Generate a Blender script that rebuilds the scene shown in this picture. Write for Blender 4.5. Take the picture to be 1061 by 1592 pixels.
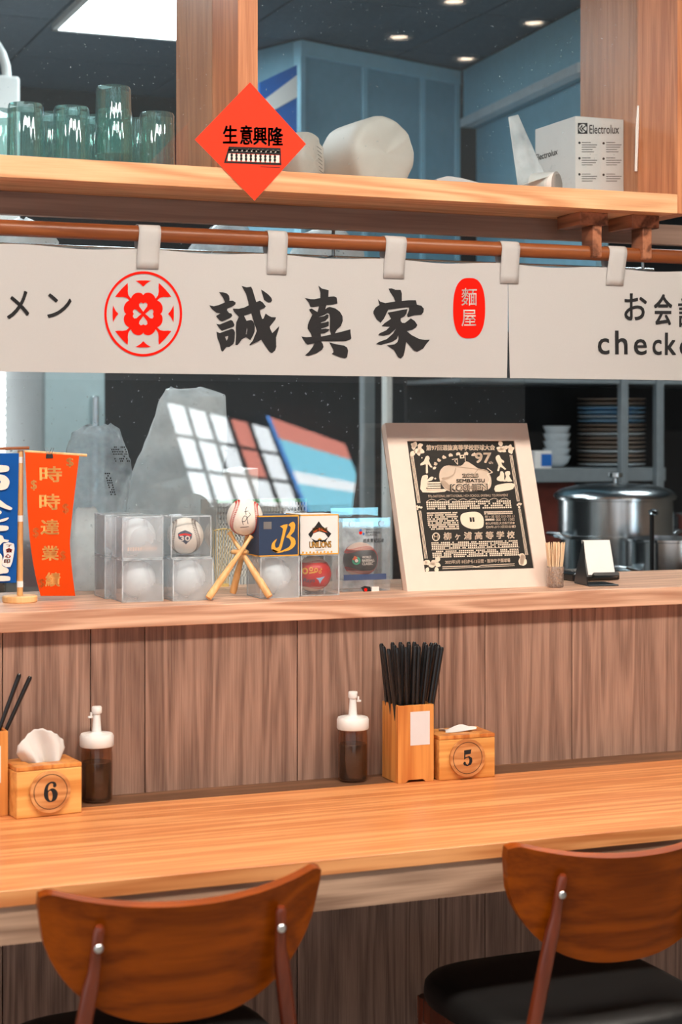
import bpy, bmesh, math, random
from mathutils import Vector, Matrix, noise
from math import sin, cos, pi, radians, sqrt

random.seed(7)
for _o in list(bpy.data.objects):
    bpy.data.objects.remove(_o)
SC = bpy.context.scene
COL = SC.collection

# ------------------------------------------------------------------ camera
FPX, HORIZON, CX = 2740.0, 672.0, 530.5          # focal length, eye level and centre column of the 1061x1592 frame
YAW = math.atan(1100 / 2740)
EYE = Vector((0, -3.27, 1.436))
cam = bpy.data.cameras.new('camera')
cam.sensor_fit = 'VERTICAL'; cam.sensor_height = 36.0
cam.lens = FPX / 1592 * 36.0
cam.shift_y = -(796 - HORIZON) / 1592
cam.clip_start = 0.05; cam.clip_end = 60
cam.dof.use_dof = True; cam.dof.focus_distance = 3.62; cam.dof.aperture_fstop = 4.0
cam_o = bpy.data.objects.new('camera', cam); COL.objects.link(cam_o)
cam_o.location = EYE; cam_o.rotation_euler = (pi / 2, 0, -YAW)
SC.camera = cam_o

# ------------------------------------------------------------------ world, exposure
world = bpy.data.worlds.new('world'); SC.world = world; world.use_nodes = True
_bg = world.node_tree.nodes['Background']
_bg.inputs[0].default_value = (0.97, 0.98, 1.0, 1); _bg.inputs[1].default_value = 1.0
SC.view_settings.view_transform = 'Standard'; SC.view_settings.look = 'None'
SC.view_settings.gamma = 1.0; SC.view_settings.use_curve_mapping = False
SC.view_settings.exposure = 0.04
SC.cycles.transparent_max_bounces = 32
SC.cycles.max_bounces = 10
SC.cycles.sample_clamp_indirect = 6.0
LED_WARM, LED_KITCHEN, SPOT, PANEL_GLOW = 52.0, 15.0, 22.0, 10.0   # what the lamps, windows and added glowing panels give off


def area_light(name, loc, sx, sy, power, color, rot=(0, 0, 0)):
    l = bpy.data.lights.new(name, 'AREA'); l.shape = 'RECTANGLE'; l.size = sx; l.size_y = sy
    l.energy = power; l.color = color
    o = bpy.data.objects.new(name, l); COL.objects.link(o); o.location = loc; o.rotation_euler = rot
    return o


def at(px, py, Y):                                 # point of the plane y = Y behind a spot of the photograph
    t = (px - CX) / FPX
    d = (sin(YAW) + t * cos(YAW), cos(YAW) - t * sin(YAW), (HORIZON - py) / FPX)
    k = (Y - EYE.y) / d[1]
    return Vector((d[0] * k, Y, EYE.z + d[2] * k))


def atz(px, py, Z):                                # the same on the plane z = Z
    t = (px - CX) / FPX
    d = (sin(YAW) + t * cos(YAW), cos(YAW) - t * sin(YAW), (HORIZON - py) / FPX)
    k = (Z - EYE.z) / d[2]
    return Vector((d[0] * k, EYE.y + d[1] * k, Z))


# ------------------------------------------------------------------ materials
MATS = {}


def lin(c):
    return tuple((v / 255 / 12.92 if v / 255 <= 0.04045 else ((v / 255 + 0.055) / 1.055) ** 2.4) for v in c)


def new_mat(name):
    m = bpy.data.materials.new(name); m.use_nodes = True
    nt = m.node_tree
    for n in list(nt.nodes): nt.nodes.remove(n)
    out = nt.nodes.new('ShaderNodeOutputMaterial')
    MATS[name] = m
    return m, nt, out


def N(nt, kind, **kw):
    n = nt.nodes.new(kind)
    for k, v in kw.items(): setattr(n, k, v)
    return n


def plain(name, col, rough=0.5, metal=0.0, spec=0.5, var=0.06, scale=30, bump=0.0, coat=0.0, trans=0.0):
    m, nt, out = new_mat(name)
    b = N(nt, 'ShaderNodeBsdfPrincipled')
    b.inputs['Roughness'].default_value = rough; b.inputs['Metallic'].default_value = metal
    b.inputs['Specular IOR Level'].default_value = spec; b.inputs['Coat Weight'].default_value = coat
    tc = N(nt, 'ShaderNodeTexCoord'); nz = N(nt, 'ShaderNodeTexNoise')
    nz.inputs['Scale'].default_value = scale; nz.inputs['Detail'].default_value = 4
    nt.links.new(tc.outputs['Object'], nz.inputs['Vector'])
    rp = N(nt, 'ShaderNodeValToRGB')
    rp.color_ramp.elements[0].position = 0.3; rp.color_ramp.elements[1].position = 0.7
    rp.color_ramp.elements[0].color = (*[c * (1 - var) for c in col], 1)
    rp.color_ramp.elements[1].color = (*[min(1, c * (1 + var)) for c in col], 1)
    nt.links.new(nz.outputs['Fac'], rp.inputs['Fac']); nt.links.new(rp.outputs['Color'], b.inputs['Base Color'])
    if bump:
        bp = N(nt, 'ShaderNodeBump'); bp.inputs['Strength'].default_value = bump; bp.inputs['Distance'].default_value = 0.002
        nt.links.new(nz.outputs['Fac'], bp.inputs['Height']); nt.links.new(bp.outputs['Normal'], b.inputs['Normal'])
    if trans:
        tl = N(nt, 'ShaderNodeBsdfTranslucent'); mx = N(nt, 'ShaderNodeMixShader'); mx.inputs[0].default_value = trans
        tl.inputs[0].default_value = (*col, 1)
        nt.links.new(b.outputs[0], mx.inputs[1]); nt.links.new(tl.outputs[0], mx.inputs[2]); nt.links.new(mx.outputs[0], out.inputs[0])
    else:
        nt.links.new(b.outputs[0], out.inputs[0])
    return m


def wood(name, dark, light, axis='X', rough=0.45, ring=1.0, ringscale=9.0, fine=1.0, mix=0.5, bump=0.15, vary=True, coat=0.0, stretch=14.0, tone=0.0, spec=0.4):
    """Grain runs along axis; rings, fine pores and a slow change of tone from three stretched textures."""
    m, nt, out = new_mat(name)
    L = nt.links.new
    b = N(nt, 'ShaderNodeBsdfPrincipled'); b.inputs['Roughness'].default_value = rough; b.inputs['Coat Weight'].default_value = coat; b.inputs['Specular IOR Level'].default_value = spec
    tc = N(nt, 'ShaderNodeTexCoord'); oi = N(nt, 'ShaderNodeObjectInfo')
    add = N(nt, 'ShaderNodeVectorMath', operation='MULTIPLY_ADD')
    cmb = N(nt, 'ShaderNodeCombineXYZ')
    for i in range(3): L(oi.outputs['Random'], cmb.inputs[i])
    add.inputs[1].default_value = (3.7, 5.3, 7.1) if vary else (0, 0, 0)
    L(cmb.outputs[0], add.inputs[0]); L(tc.outputs['Object'], add.inputs[2])
    mp = N(nt, 'ShaderNodeMapping')
    s = {'X': (1 / stretch, 1, 1), 'Y': (1, 1 / stretch, 1), 'Z': (1, 1, 1 / stretch)}[axis]
    mp.inputs['Scale'].default_value = s
    L(add.outputs[0], mp.inputs['Vector'])
    n1 = N(nt, 'ShaderNodeTexNoise'); n1.inputs['Scale'].default_value = ringscale; n1.inputs['Detail'].default_value = 2.5
    n1.inputs['Distortion'].default_value = 0.3
    L(mp.outputs[0], n1.inputs['Vector'])
    mu = N(nt, 'ShaderNodeMath', operation='MULTIPLY'); mu.inputs[1].default_value = 26 * ring
    si = N(nt, 'ShaderNodeMath', operation='SINE'); ma = N(nt, 'ShaderNodeMath', operation='MULTIPLY_ADD')
    ma.inputs[1].default_value = 0.5; ma.inputs[2].default_value = 0.5
    L(n1.outputs['Fac'], mu.inputs[0]); L(mu.outputs[0], si.inputs[0]); L(si.outputs[0], ma.inputs[0])
    n2 = N(nt, 'ShaderNodeTexNoise'); n2.inputs['Scale'].default_value = 170 * fine; n2.inputs['Detail'].default_value = 3
    mp2 = N(nt, 'ShaderNodeMapping')
    mp2.inputs['Scale'].default_value = {'X': (0.03, 1, 1), 'Y': (1, 0.03, 1), 'Z': (1, 1, 0.03)}[axis]
    L(add.outputs[0], mp2.inputs['Vector']); L(mp2.outputs[0], n2.inputs['Vector'])
    mixf = N(nt, 'ShaderNodeMix', data_type='FLOAT'); mixf.inputs[0].default_value = mix
    L(ma.outputs[0], mixf.inputs[2]); L(n2.outputs['Fac'], mixf.inputs[3])
    n3 = N(nt, 'ShaderNodeTexNoise'); n3.inputs['Scale'].default_value = 3.0; n3.inputs['Detail'].default_value = 1
    L(mp.outputs[0], n3.inputs['Vector'])
    m3 = N(nt, 'ShaderNodeMix', data_type='FLOAT'); m3.inputs[0].default_value = 0.25
    L(mixf.outputs[0], m3.inputs[2]); L(n3.outputs['Fac'], m3.inputs[3])
    rp = N(nt, 'ShaderNodeValToRGB')
    rp.color_ramp.elements[0].position = 0.25; rp.color_ramp.elements[1].position = 0.75
    rp.color_ramp.elements[0].color = (*dark, 1); rp.color_ramp.elements[1].color = (*light, 1)
    L(m3.outputs[0], rp.inputs['Fac'])
    hs = N(nt, 'ShaderNodeHueSaturation')
    v = N(nt, 'ShaderNodeMath', operation='MULTIPLY_ADD'); v.inputs[1].default_value = tone; v.inputs[2].default_value = 1 - tone / 2
    L(oi.outputs['Random'], v.inputs[0]); L(v.outputs[0], hs.inputs['Value']); L(rp.outputs['Color'], hs.inputs['Color'])
    L(hs.outputs['Color'], b.inputs['Base Color'])
    if bump:
        bp = N(nt, 'ShaderNodeBump'); bp.inputs['Strength'].default_value = bump; bp.inputs['Distance'].default_value = 0.001
        L(mixf.outputs[0], bp.inputs['Height']); L(bp.outputs['Normal'], b.inputs['Normal'])
    L(b.outputs[0], out.inputs[0])
    return m


def clear(name, tint=(1, 1, 1), refl=1.0, ior=1.5, rough=0.0, haze=0.0, hazecol=(1, 1, 1), hazescale=40, dust=False):
    """Thin clear sheet: light passes, Fresnel reflection on top, optional cloudy film."""
    m, nt, out = new_mat(name)
    L = nt.links.new
    tr = N(nt, 'ShaderNodeBsdfTransparent'); tr.inputs[0].default_value = (*tint, 1)
    gl = N(nt, 'ShaderNodeBsdfGlossy'); gl.inputs['Roughness'].default_value = rough
    lw = N(nt, 'ShaderNodeLayerWeight'); lw.inputs['Blend'].default_value = 0.5
    pw = N(nt, 'ShaderNodeMath', operation='POWER'); pw.inputs[1].default_value = 5.0
    f0 = ((ior - 1) / (ior + 1)) ** 2
    k = N(nt, 'ShaderNodeMath', operation='MULTIPLY_ADD'); k.inputs[1].default_value = (1 - f0) * refl; k.inputs[2].default_value = f0 * refl; k.use_clamp = True
    L(lw.outputs['Facing'], pw.inputs[0]); L(pw.outputs[0], k.inputs[0])
    mx = N(nt, 'ShaderNodeMixShader'); L(k.outputs[0], mx.inputs[0]); L(tr.outputs[0], mx.inputs[1]); L(gl.outputs[0], mx.inputs[2])
    last = mx
    if haze:
        df = N(nt, 'ShaderNodeBsdfDiffuse'); df.inputs[0].default_value = (*hazecol, 1)
        tl = N(nt, 'ShaderNodeBsdfTranslucent'); tl.inputs[0].default_value = (*hazecol, 1)
        m0 = N(nt, 'ShaderNodeMixShader'); m0.inputs[0].default_value = 0.45
        L(df.outputs[0], m0.inputs[1]); L(tl.outputs[0], m0.inputs[2])
        tc = N(nt, 'ShaderNodeTexCoord'); nz = N(nt, 'ShaderNodeTexNoise'); nz.inputs['Scale'].default_value = hazescale; nz.inputs['Detail'].default_value = 5
        L(tc.outputs['Object'], nz.inputs['Vector'])
        mr = N(nt, 'ShaderNodeMapRange'); mr.inputs[1].default_value = 0.3; mr.inputs[2].default_value = 0.75
        mr.inputs[3].default_value = haze * 0.45; mr.inputs[4].default_value = min(1, haze * 1.5)
        if dust:
            mr.inputs[1].default_value = 0.69; mr.inputs[2].default_value = 0.73; mr.inputs[3].default_value = haze * 0.04; mr.inputs[4].default_value = haze
        L(nz.outputs['Fac'], mr.inputs[0])
        m1 = N(nt, 'ShaderNodeMixShader'); L(mr.outputs[0], m1.inputs[0]); L(mx.outputs[0], m1.inputs[1]); L(m0.outputs[0], m1.inputs[2])
        last = m1
    L(last.outputs[0], out.inputs[0])
    return m


def glow(name, col, strength):
    m, nt, out = new_mat(name)
    e = N(nt, 'ShaderNodeEmission'); e.inputs[0].default_value = (*col, 1); e.inputs[1].default_value = strength
    nt.links.new(e.outputs[0], out.inputs[0])
    return m


# ------------------------------------------------------------------ mesh building
class MB:
    def __init__(s): s.v, s.f = [], []

    def add(s, vs, fs):
        o = len(s.v); s.v += [tuple(p) for p in vs]; s.f += [tuple(i + o for i in f) for f in fs]; return s

    def box(s, x0, x1, y0, y1, z0, z1, M=None):
        vs = [Vector(p) for p in ((x0, y0, z0), (x1, y0, z0), (x1, y1, z0), (x0, y1, z0), (x0, y0, z1), (x1, y0, z1), (x1, y1, z1), (x0, y1, z1))]
        if M is not None: vs = [M @ p for p in vs]
        return s.add(vs, [(3, 2, 1, 0), (4, 5, 6, 7), (0, 1, 5, 4), (1, 2, 6, 5), (2, 3, 7, 6), (3, 0, 4, 7)])

    def inbox(s, x0, x1, y0, y1, z0, z1):          # a box whose faces look inwards
        m = MB().box(x0, x1, y0, y1, z0, z1)
        return s.add(m.v, [tuple(reversed(f)) for f in m.f])

    def cyl(s, p0, p1, r0, r1=None, n=16, caps=True):
        r1 = r0 if r1 is None else r1
        return s.tube([p0, p1], [r0, r1], n, caps)

    def tube(s, pts, rad, n=12, caps=True):
        pts = [Vector(p) for p in pts]
        if not hasattr(rad, '__len__'): rad = [rad] * len(pts)
        vs, fs = [], []
        up = None
        for i, p in enumerate(pts):
            d = (pts[min(i + 1, len(pts) - 1)] - pts[max(i - 1, 0)]).normalized()
            if up is None:
                up = Vector((0, 0, 1)) if abs(d.z) < 0.9 else Vector((1, 0, 0))
            a = d.cross(up).normalized(); b = a.cross(d).normalized(); up = b
            for k in range(n):
                t = 2 * pi * k / n
                vs.append(p + a * (cos(t) * rad[i]) + b * (sin(t) * rad[i]))
        for i in range(len(pts) - 1):
            for k in range(n):
                fs.append((i * n + k, (i + 1) * n + k, (i + 1) * n + (k + 1) % n, i * n + (k + 1) % n))
        if caps:
            fs.append(tuple(range(n))); fs.append(tuple(reversed(range((len(pts) - 1) * n, len(pts) * n))))
        return s.add(vs, fs)

    def lathe(s, prof, c=(0, 0, 0), n=32, M=None, rib=0.0, ribs=0):
        vs, fs = [], []
        for r, z in prof:
            for k in range(n):
                t = 2 * pi * k / n
                q = r * (1 + rib * cos(ribs * t)) if ribs else r
                p = Vector((q * cos(t), q * sin(t), z))
                if M is not None: p = M @ p
                vs.append(p + Vector(c))
        m = len(prof)
        for i in range(m - 1):
            for k in range(n):
                fs.append((i * n + k, i * n + (k + 1) % n, (i + 1) * n + (k + 1) % n, (i + 1) * n + k))
        if prof[0][0] > 1e-6: fs.append(tuple(reversed(range(n))))
        if prof[-1][0] > 1e-6: fs.append(tuple(range((m - 1) * n, m * n)))
        return s.add(vs, fs)

    def sphere(s, c, r, nu=32, nv=16):
        prof = [(max(1e-7, r * sin(pi * i / nv)), -r * cos(pi * i / nv)) for i in range(nv + 1)]
        return s.lathe(prof, c, nu)

    def grid(s, fn, nu, nv, closed=False):
        vs = [fn(i / nu, j / nv) for j in range(nv + 1) for i in range(nu + 1)]
        fs = [(j * (nu + 1) + i, j * (nu + 1) + i + 1, (j + 1) * (nu + 1) + i + 1, (j + 1) * (nu + 1) + i) for j in range(nv) for i in range(nu)]
        return s.add(vs, fs)

    def slab(s, fn, nu, nv, off):                  # a sheet of thickness: fn gives the face, off its other side
        a = [Vector(fn(i / nu, j / nv)) for j in range(nv + 1) for i in range(nu + 1)]
        o = Vector(off) if not callable(off) else None
        b = [p + (o if o is not None else off(p)) for p in a]
        w = nu + 1; n = len(a)
        fs = []
        for j in range(nv):
            for i in range(nu):
                q = (j * w + i, j * w + i + 1, (j + 1) * w + i + 1, (j + 1) * w + i)
                fs.append(q); fs.append(tuple(n + k for k in reversed(q)))
        rim = [i for i in range(w)] + [j * w + nu for j in range(1, nv + 1)] + [nv * w + i for i in range(nu - 1, -1, -1)] + [j * w for j in range(nv - 1, 0, -1)]
        for k in range(len(rim)):
            x, y = rim[k], rim[(k + 1) % len(rim)]
            fs.append((y, x, n + x, n + y))
        return s.add(a + b, fs)

    def prism(s, pts, fn, d0, d1):                 # outline in 2-D, fn(u, v, d) places it
        n = len(pts)
        vs = [fn(u, v, d0) for u, v in pts] + [fn(u, v, d1) for u, v in pts]
        fs = [tuple(range(n)), tuple(range(2 * n - 1, n - 1, -1))] + [(i, n + i, n + (i + 1) % n, (i + 1) % n) for i in range(n)]
        return s.add(vs, fs)

    def build(s, name, mat, parent=None, bevel=0, smooth=None, seg=2, tag=None, weld=False):
        me = bpy.data.meshes.new(name); me.from_pydata(s.v, [], s.f)
        bm = bmesh.new(); bm.from_mesh(me)
        if weld: bmesh.ops.remove_doubles(bm, verts=bm.verts, dist=1e-5)
        bmesh.ops.recalc_face_normals(bm, faces=bm.faces) if weld != 'keep' else None
        bm.to_mesh(me); bm.free()
        return link(name, me, mat, parent, bevel, smooth, seg)


def link(name, me, mat, parent=None, bevel=0, smooth=None, seg=2):
    me.materials.clear(); me.materials.append(MATS[mat] if isinstance(mat, str) else mat)
    o = bpy.data.objects.new(name, me); COL.objects.link(o)
    if parent is not None: o.parent = parent
    if smooth:
        for p in me.polygons: p.use_smooth = True
        me.set_sharp_from_angle(angle=radians(smooth))
    if bevel:
        md = o.modifiers.new('bevel', 'BEVEL'); md.width = bevel; md.segments = seg; md.limit_method = 'ANGLE'; md.angle_limit = radians(40)
    return o


def raw(name, vs, fs, mat, parent=None):           # faces kept as given (print, lettering)
    me = bpy.data.meshes.new(name); me.from_pydata([tuple(v) for v in vs], [], fs)
    return link(name, me, mat, parent)


def tag(o, label, cat, group=None):
    o['label'] = label; o['category'] = cat
    if group: o['group'] = group
    return o


def thing(name, label, cat, loc=(0, 0, 0), rz=0.0, group=None):
    o = bpy.data.objects.new(name, None); COL.objects.link(o)
    o.empty_display_size = 0.05
    o.location = loc; o.rotation_euler = (0, 0, rz)
    return tag(o, label, cat, group)


def struct(o):
    o['kind'] = 'structure'; return o


def copy_tree(o, loc, rz, label, parent=None):
    c = o.copy(); COL.objects.link(c); c.location = loc; c.rotation_euler = (0, 0, rz); c['label'] = label
    for ch in o.children:
        d = ch.copy(); COL.objects.link(d); d.parent = c
        for g in ch.children:
            e = g.copy(); COL.objects.link(e); e.parent = d
    return c


# ------------------------------------------------------------------ lettering and print
_glyph = {}


def glyph(body, bold=0.0, shear=0.0):
    k = (body, bold, shear)
    if k not in _glyph:
        c = bpy.data.curves.new('t', 'FONT'); c.body = body; c.offset = bold; c.shear = shear; c.resolution_u = 3
        o = bpy.data.objects.new('t', c); COL.objects.link(o)
        me = bpy.data.meshes.new_from_object(o.evaluated_get(bpy.context.evaluated_depsgraph_get()))
        vs = [(v.co.x, v.co.y) for v in me.vertices]; fs = [tuple(p.vertices) for p in me.polygons]
        bpy.data.objects.remove(o); bpy.data.curves.remove(c); bpy.data.meshes.remove(me)
        x0, x1 = min(v[0] for v in vs), max(v[0] for v in vs); y0, y1 = min(v[1] for v in vs), max(v[1] for v in vs)
        _glyph[k] = ([((x - x0) / (x1 - x0), (y - y0) / (y1 - y0)) for x, y in vs], fs)
    return _glyph[k]


class Ink:
    """Collects flat print; fn(x, y) places a point of the design on its surface. y runs down."""
    def __init__(s, fn): s.fn, s.v, s.f = fn, [], []

    def put(s, pts, fs):
        o = len(s.v); s.v += [s.fn(x, y) for x, y in pts]; s.f += [tuple(i + o for i in f) for f in fs]; return s

    def text(s, body, x0, x1, y0, y1, bold=0.0, shear=0.0):
        vs, fs = glyph(body, 0.0, shear)
        r = bold * (y1 - y0) * 0.62                 # heavier strokes: the same outline laid down again, a hair to each side
        for dx, dy in (((0, 0),) if bold <= 0 else ((-r, -r), (r, -r), (-r, r), (r, r), (0, 0))):
            s.put([(x0 + r + u * (x1 - x0 - 2 * r) + dx, y1 - r - v * (y1 - y0 - 2 * r) + dy) for u, v in vs], fs)
        return s

    def shape(s, polys):                            # even-odd outline with holes
        c = bpy.data.curves.new('c', 'CURVE'); c.dimensions = '2D'; c.fill_mode = 'BOTH'
        for pl in polys:
            sp = c.splines.new('POLY'); sp.points.add(len(pl) - 1); sp.use_cyclic_u = True
            for p, q in zip(sp.points, pl): p.co = (q[0] / 100, -q[1] / 100, 0, 1)
        o = bpy.data.objects.new('c', c); COL.objects.link(o)
        me = bpy.data.meshes.new_from_object(o.evaluated_get(bpy.context.evaluated_depsgraph_get()))
        vs = [(v.co.x * 100, -v.co.y * 100) for v in me.vertices]; fs = [tuple(p.vertices) for p in me.polygons]
        bpy.data.objects.remove(o); bpy.data.curves.remove(c); bpy.data.meshes.remove(me)
        return s.put(vs, fs)

    def blob(s, pl, rings=5):                       # a star-shaped patch in rings, so that it can follow a ball
        n = len(pl); cx = sum(p[0] for p in pl) / n; cy = sum(p[1] for p in pl) / n
        vs = [(cx + (x - cx) * j / rings, cy + (y - cy) * j / rings) for j in range(1, rings + 1) for x, y in pl] + [(cx, cy)]
        fs = [(i, (i + 1) % n, n * rings) for i in range(n)]
        fs += [(j * n + i, j * n + (i + 1) % n, (j + 1) * n + (i + 1) % n, (j + 1) * n + i) for j in range(rings - 1) for i in range(n)]
        return s.put(vs, fs)

    def rect(s, x0, x1, y0, y1):
        return s.put([(x0, y0), (x1, y0), (x1, y1), (x0, y1)], [(0, 1, 2, 3)])

    def line(s, pts, w):
        for (ax, ay), (bx, by) in zip(pts[:-1], pts[1:]):
            l = math.hypot(bx - ax, by - ay) or 1; nx, ny = -(by - ay) / l * w / 2, (bx - ax) / l * w / 2
            s.put([(ax + nx, ay + ny), (bx + nx, by + ny), (bx - nx, by - ny), (ax - nx, ay - ny)], [(0, 1, 2, 3)])
        return s

    def disc(s, cx, cy, r, ry=None, n=24):
        ry = ry or r
        return s.put([(cx + r * cos(2 * pi * i / n), cy + ry * sin(2 * pi * i / n)) for i in range(n)], [tuple(range(n))])

    def ring(s, cx, cy, r0, r1, k=1.0, n=64):
        vs = [(cx + r * cos(2 * pi * i / n), cy + r * k * sin(2 * pi * i / n)) for r in (r0, r1) for i in range(n)]
        return s.put(vs, [(i, (i + 1) % n, n + (i + 1) % n, n + i) for i in range(n)])

    def build(s, name, mat, parent=None): return raw(name, s.v, s.f, mat, parent)


def smooth_loop(pl, sub=3):                         # Catmull-Rom rounding of a traced outline
    n = len(pl); out = []
    for i in range(n):
        p0, p1, p2, p3 = (pl[(i + k - 1) % n] for k in range(4))
        for j in range(sub):
            t = j / sub
            out.append(tuple(0.5 * (2 * b + (c - a) * t + (2 * a - 5 * b + 4 * c - d) * t * t + (3 * b - a - 3 * c + d) * t ** 3) for a, b, c, d in zip(p0, p1, p2, p3)))
    return out

# ================================================================== materials of this place
wood('panel_wood', lin((114, 84, 71)), lin((180, 142, 122)), 'Z', 0.55, ring=2.0, ringscale=13, fine=2.0, mix=0.66, bump=0.5, stretch=20, tone=0.12)
wood('ledge_wood', lin((186, 136, 108)), lin((236, 192, 162)), 'X', 0.42, ring=2.4, ringscale=12, fine=2, mix=0.5, bump=0.2)
wood('table_wood', lin((202, 120, 66)), lin((240, 168, 108)), 'X', 0.36, ring=0.9, ringscale=34, fine=1.0, mix=0.5, bump=0.05, stretch=26)
wood('apron_wood', lin((136, 104, 84)), lin((196, 160, 134)), 'X', 0.5, ring=2.6, ringscale=10, fine=2, mix=0.5, bump=0.25)
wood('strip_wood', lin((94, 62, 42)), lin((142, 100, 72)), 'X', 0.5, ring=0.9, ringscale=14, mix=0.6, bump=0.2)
wood('oak_x', lin((204, 138, 92)), lin((240, 186, 140)), 'X', 0.42, ring=2.4, ringscale=10, fine=2, mix=0.5, bump=0.15)
wood('oak_z', lin((170, 100, 60)), lin((218, 148, 102)), 'Z', 0.42, ring=1.8, ringscale=12, fine=2, mix=0.72, bump=0.15)
wood('dark_rail', lin((136, 108, 94)), lin((176, 144, 126)), 'X', 0.5, ring=0.8, ringscale=14, mix=0.6)
wood('rod_wood', lin((110, 56, 26)), lin((152, 86, 46)), 'X', 0.35, ring=0.6, ringscale=30, mix=0.6, bump=0.05)
wood('bracket_wood', lin((96, 56, 38)), lin((178, 116, 84)), 'Y', 0.38, ring=1.0, ringscale=20, mix=0.5, bump=0.1, stretch=8)
wood('chair_wood', lin((124, 52, 0)), lin((172, 80, 0)), 'X', 0.36, ring=1.2, ringscale=12, mix=0.55, bump=0.03, spec=0.2, stretch=8)
wood('chair_leg', lin((88, 32, 14)), lin((122, 52, 26)), 'Z', 0.22, ring=0.6, ringscale=20, mix=0.4, bump=0.02, coat=0.4)
wood('bamboo_x', lin((212, 138, 66)), lin((246, 190, 112)), 'X', 0.36, ring=0.5, ringscale=34, mix=0.5, bump=0.05, stretch=18)
wood('bamboo_z', lin((188, 104, 44)), lin((232, 160, 84)), 'Z', 0.36, ring=0.5, ringscale=34, mix=0.5, bump=0.05, stretch=18)
wood('medal_wood', lin((186, 118, 64)), lin((222, 162, 104)), 'X', 0.45, ring=0.9, ringscale=34, mix=0.4, bump=0.08, stretch=6)
wood('pale_wood', lin((222, 160, 96)), lin((246, 204, 146)), 'Z', 0.42, ring=0.5, ringscale=30, mix=0.6, bump=0.05)
plain('groove', lin((40, 28, 22)), 0.9)
plain('cloth', lin((196, 192, 189)), 0.9, spec=0.1, var=0.02, scale=900, bump=0.15, trans=0.12)
plain('ink', lin((46, 45, 46)), 0.85, spec=0.1, var=0.03)
plain('ink_soft', lin((120, 118, 116)), 0.8, spec=0.1)
plain('red_print', lin((226, 24, 8)), 0.8, spec=0.1, var=0.03)
plain('red_paper', lin((244, 56, 24)), 0.6, spec=0.2, var=0.02)
plain('white_print', lin((240, 226, 214)), 0.8, spec=0.1, var=0.02)
plain('white_plastic', lin((238, 236, 232)), 0.35, var=0.01)
plain('white_card', lin((232, 228, 224)), 0.55, var=0.02)
plain('white_leather', lin((240, 230, 218)), 0.5, var=0.03, scale=200, bump=0.1)
plain('red_thread', lin((196, 52, 40)), 0.7)
plain('grey_thread', lin((120, 104, 96)), 0.7)
plain('silver_thread', lin((206, 206, 210)), 0.6)
plain('black_leather', lin((34, 32, 34)), 0.4, var=0.05)
plain('pink_leather', lin((226, 190, 172)), 0.5)
plain('red_leather', lin((206, 26, 24)), 0.35)
plain('silver_leather', lin((226, 230, 232)), 0.3, var=0.06, scale=40)
plain('black_plastic', lin((26, 25, 26)), 0.28, var=0.1)
plain('black_matt', lin((34, 34, 36)), 0.55)
plain('sauce', lin((24, 14, 12)), 0.2, var=0.1)
plain('tissue', lin((244, 240, 236)), 0.9, spec=0.1, var=0.01, trans=0.3)
plain('sticker', lin((224, 220, 220)), 0.5, var=0.02)
plain('seat_black', lin((16, 15, 15)), 0.5, var=0.1, scale=300, bump=0.1)
plain('steel', (0.62, 0.66, 0.68), 0.22, metal=1.0, var=0.04)
plain('steel_brushed', (0.26, 0.50, 0.63), 0.42, metal=0.0, var=0.05)
plain('hood_pale', lin((172, 224, 244)), 0.4, var=0.04)
plain('bolt', (0.7, 0.7, 0.68), 0.3, metal=1.0)
plain('dark_tile', lin((64, 84, 98)), 0.7, var=0.15, scale=60)
plain('rack_steel', lin((140, 148, 152)), 0.4, metal=0.3)
plain('kitchen_wall', lin((44, 45, 47)), 0.6, var=0.15, scale=6)
plain('brick_red', lin((110, 46, 34)), 0.6, var=0.15)
plain('room_wall', lin((120, 112, 104)), 0.8, var=0.05)
plain('room_ceiling', lin((84, 82, 82)), 0.8, var=0.05)
plain('floor_tile', lin((150, 143, 136)), 0.45, var=0.1, scale=8)
plain('fridge_grey', lin((188, 208, 212)), 0.4, var=0.03)
plain('orange_flag', lin((250, 84, 12)), 0.7, spec=0.2, var=0.06, scale=8, trans=0.25)
plain('gold_print', lin((250, 178, 96)), 0.6)
plain('gold_faint', lin((246, 122, 48)), 0.6)
plain('blue_flag', lin((18, 92, 176)), 0.7, spec=0.2, var=0.03, trans=0.2)
plain('frame_wood', lin((232, 208, 192)), 0.5, var=0.02)
plain('plaque_black', lin((42, 38, 34)), 0.55, spec=0.2, var=0.05)
plain('plaque_ink', lin((236, 212, 188)), 0.5, spec=0.2)
plain('plaque_shade', lin((170, 142, 118)), 0.4)
plain('plaque_mid', lin((206, 180, 156)), 0.4)
wood('pick_wood', lin((232, 192, 148)), lin((250, 224, 190)), 'Z', 0.5, ring=0.5, ringscale=30, bump=0)
plain('navy_card', lin((44, 60, 88)), 0.45, var=0.03)
plain('gold_card', lin((232, 168, 56)), 0.45)
plain('orange_card', lin((226, 92, 40)), 0.5)
plain('blue_card', lin((40, 70, 122)), 0.4)
plain('teal_print', lin((50, 170, 130)), 0.5)
plain('sign_blue', lin((30, 100, 180)), 0.5)
plain('yellow_net', lin((226, 190, 110)), 0.6)
plain('green_trim', lin((110, 196, 120)), 0.5)
plain('brown_plate', lin((170, 152, 138)), 0.35)
plain('blue_plate', lin((150, 200, 236)), 0.35)
plain('white_plate', lin((222, 232, 238)), 0.3)
clear('pane', (0.97, 0.99, 0.99), 1.5, dust=True, haze=0.5, hazecol=(0.8, 0.85, 0.88), hazescale=120)
clear('pane_dusty', (0.93, 0.96, 0.97), 1.5, dust=True, haze=0.5, hazecol=(0.75, 0.85, 0.9), hazescale=240)
clear('acrylic', (0.99, 0.995, 1.0), 1.8, haze=0.045, hazecol=(0.97, 0.98, 1))
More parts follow.
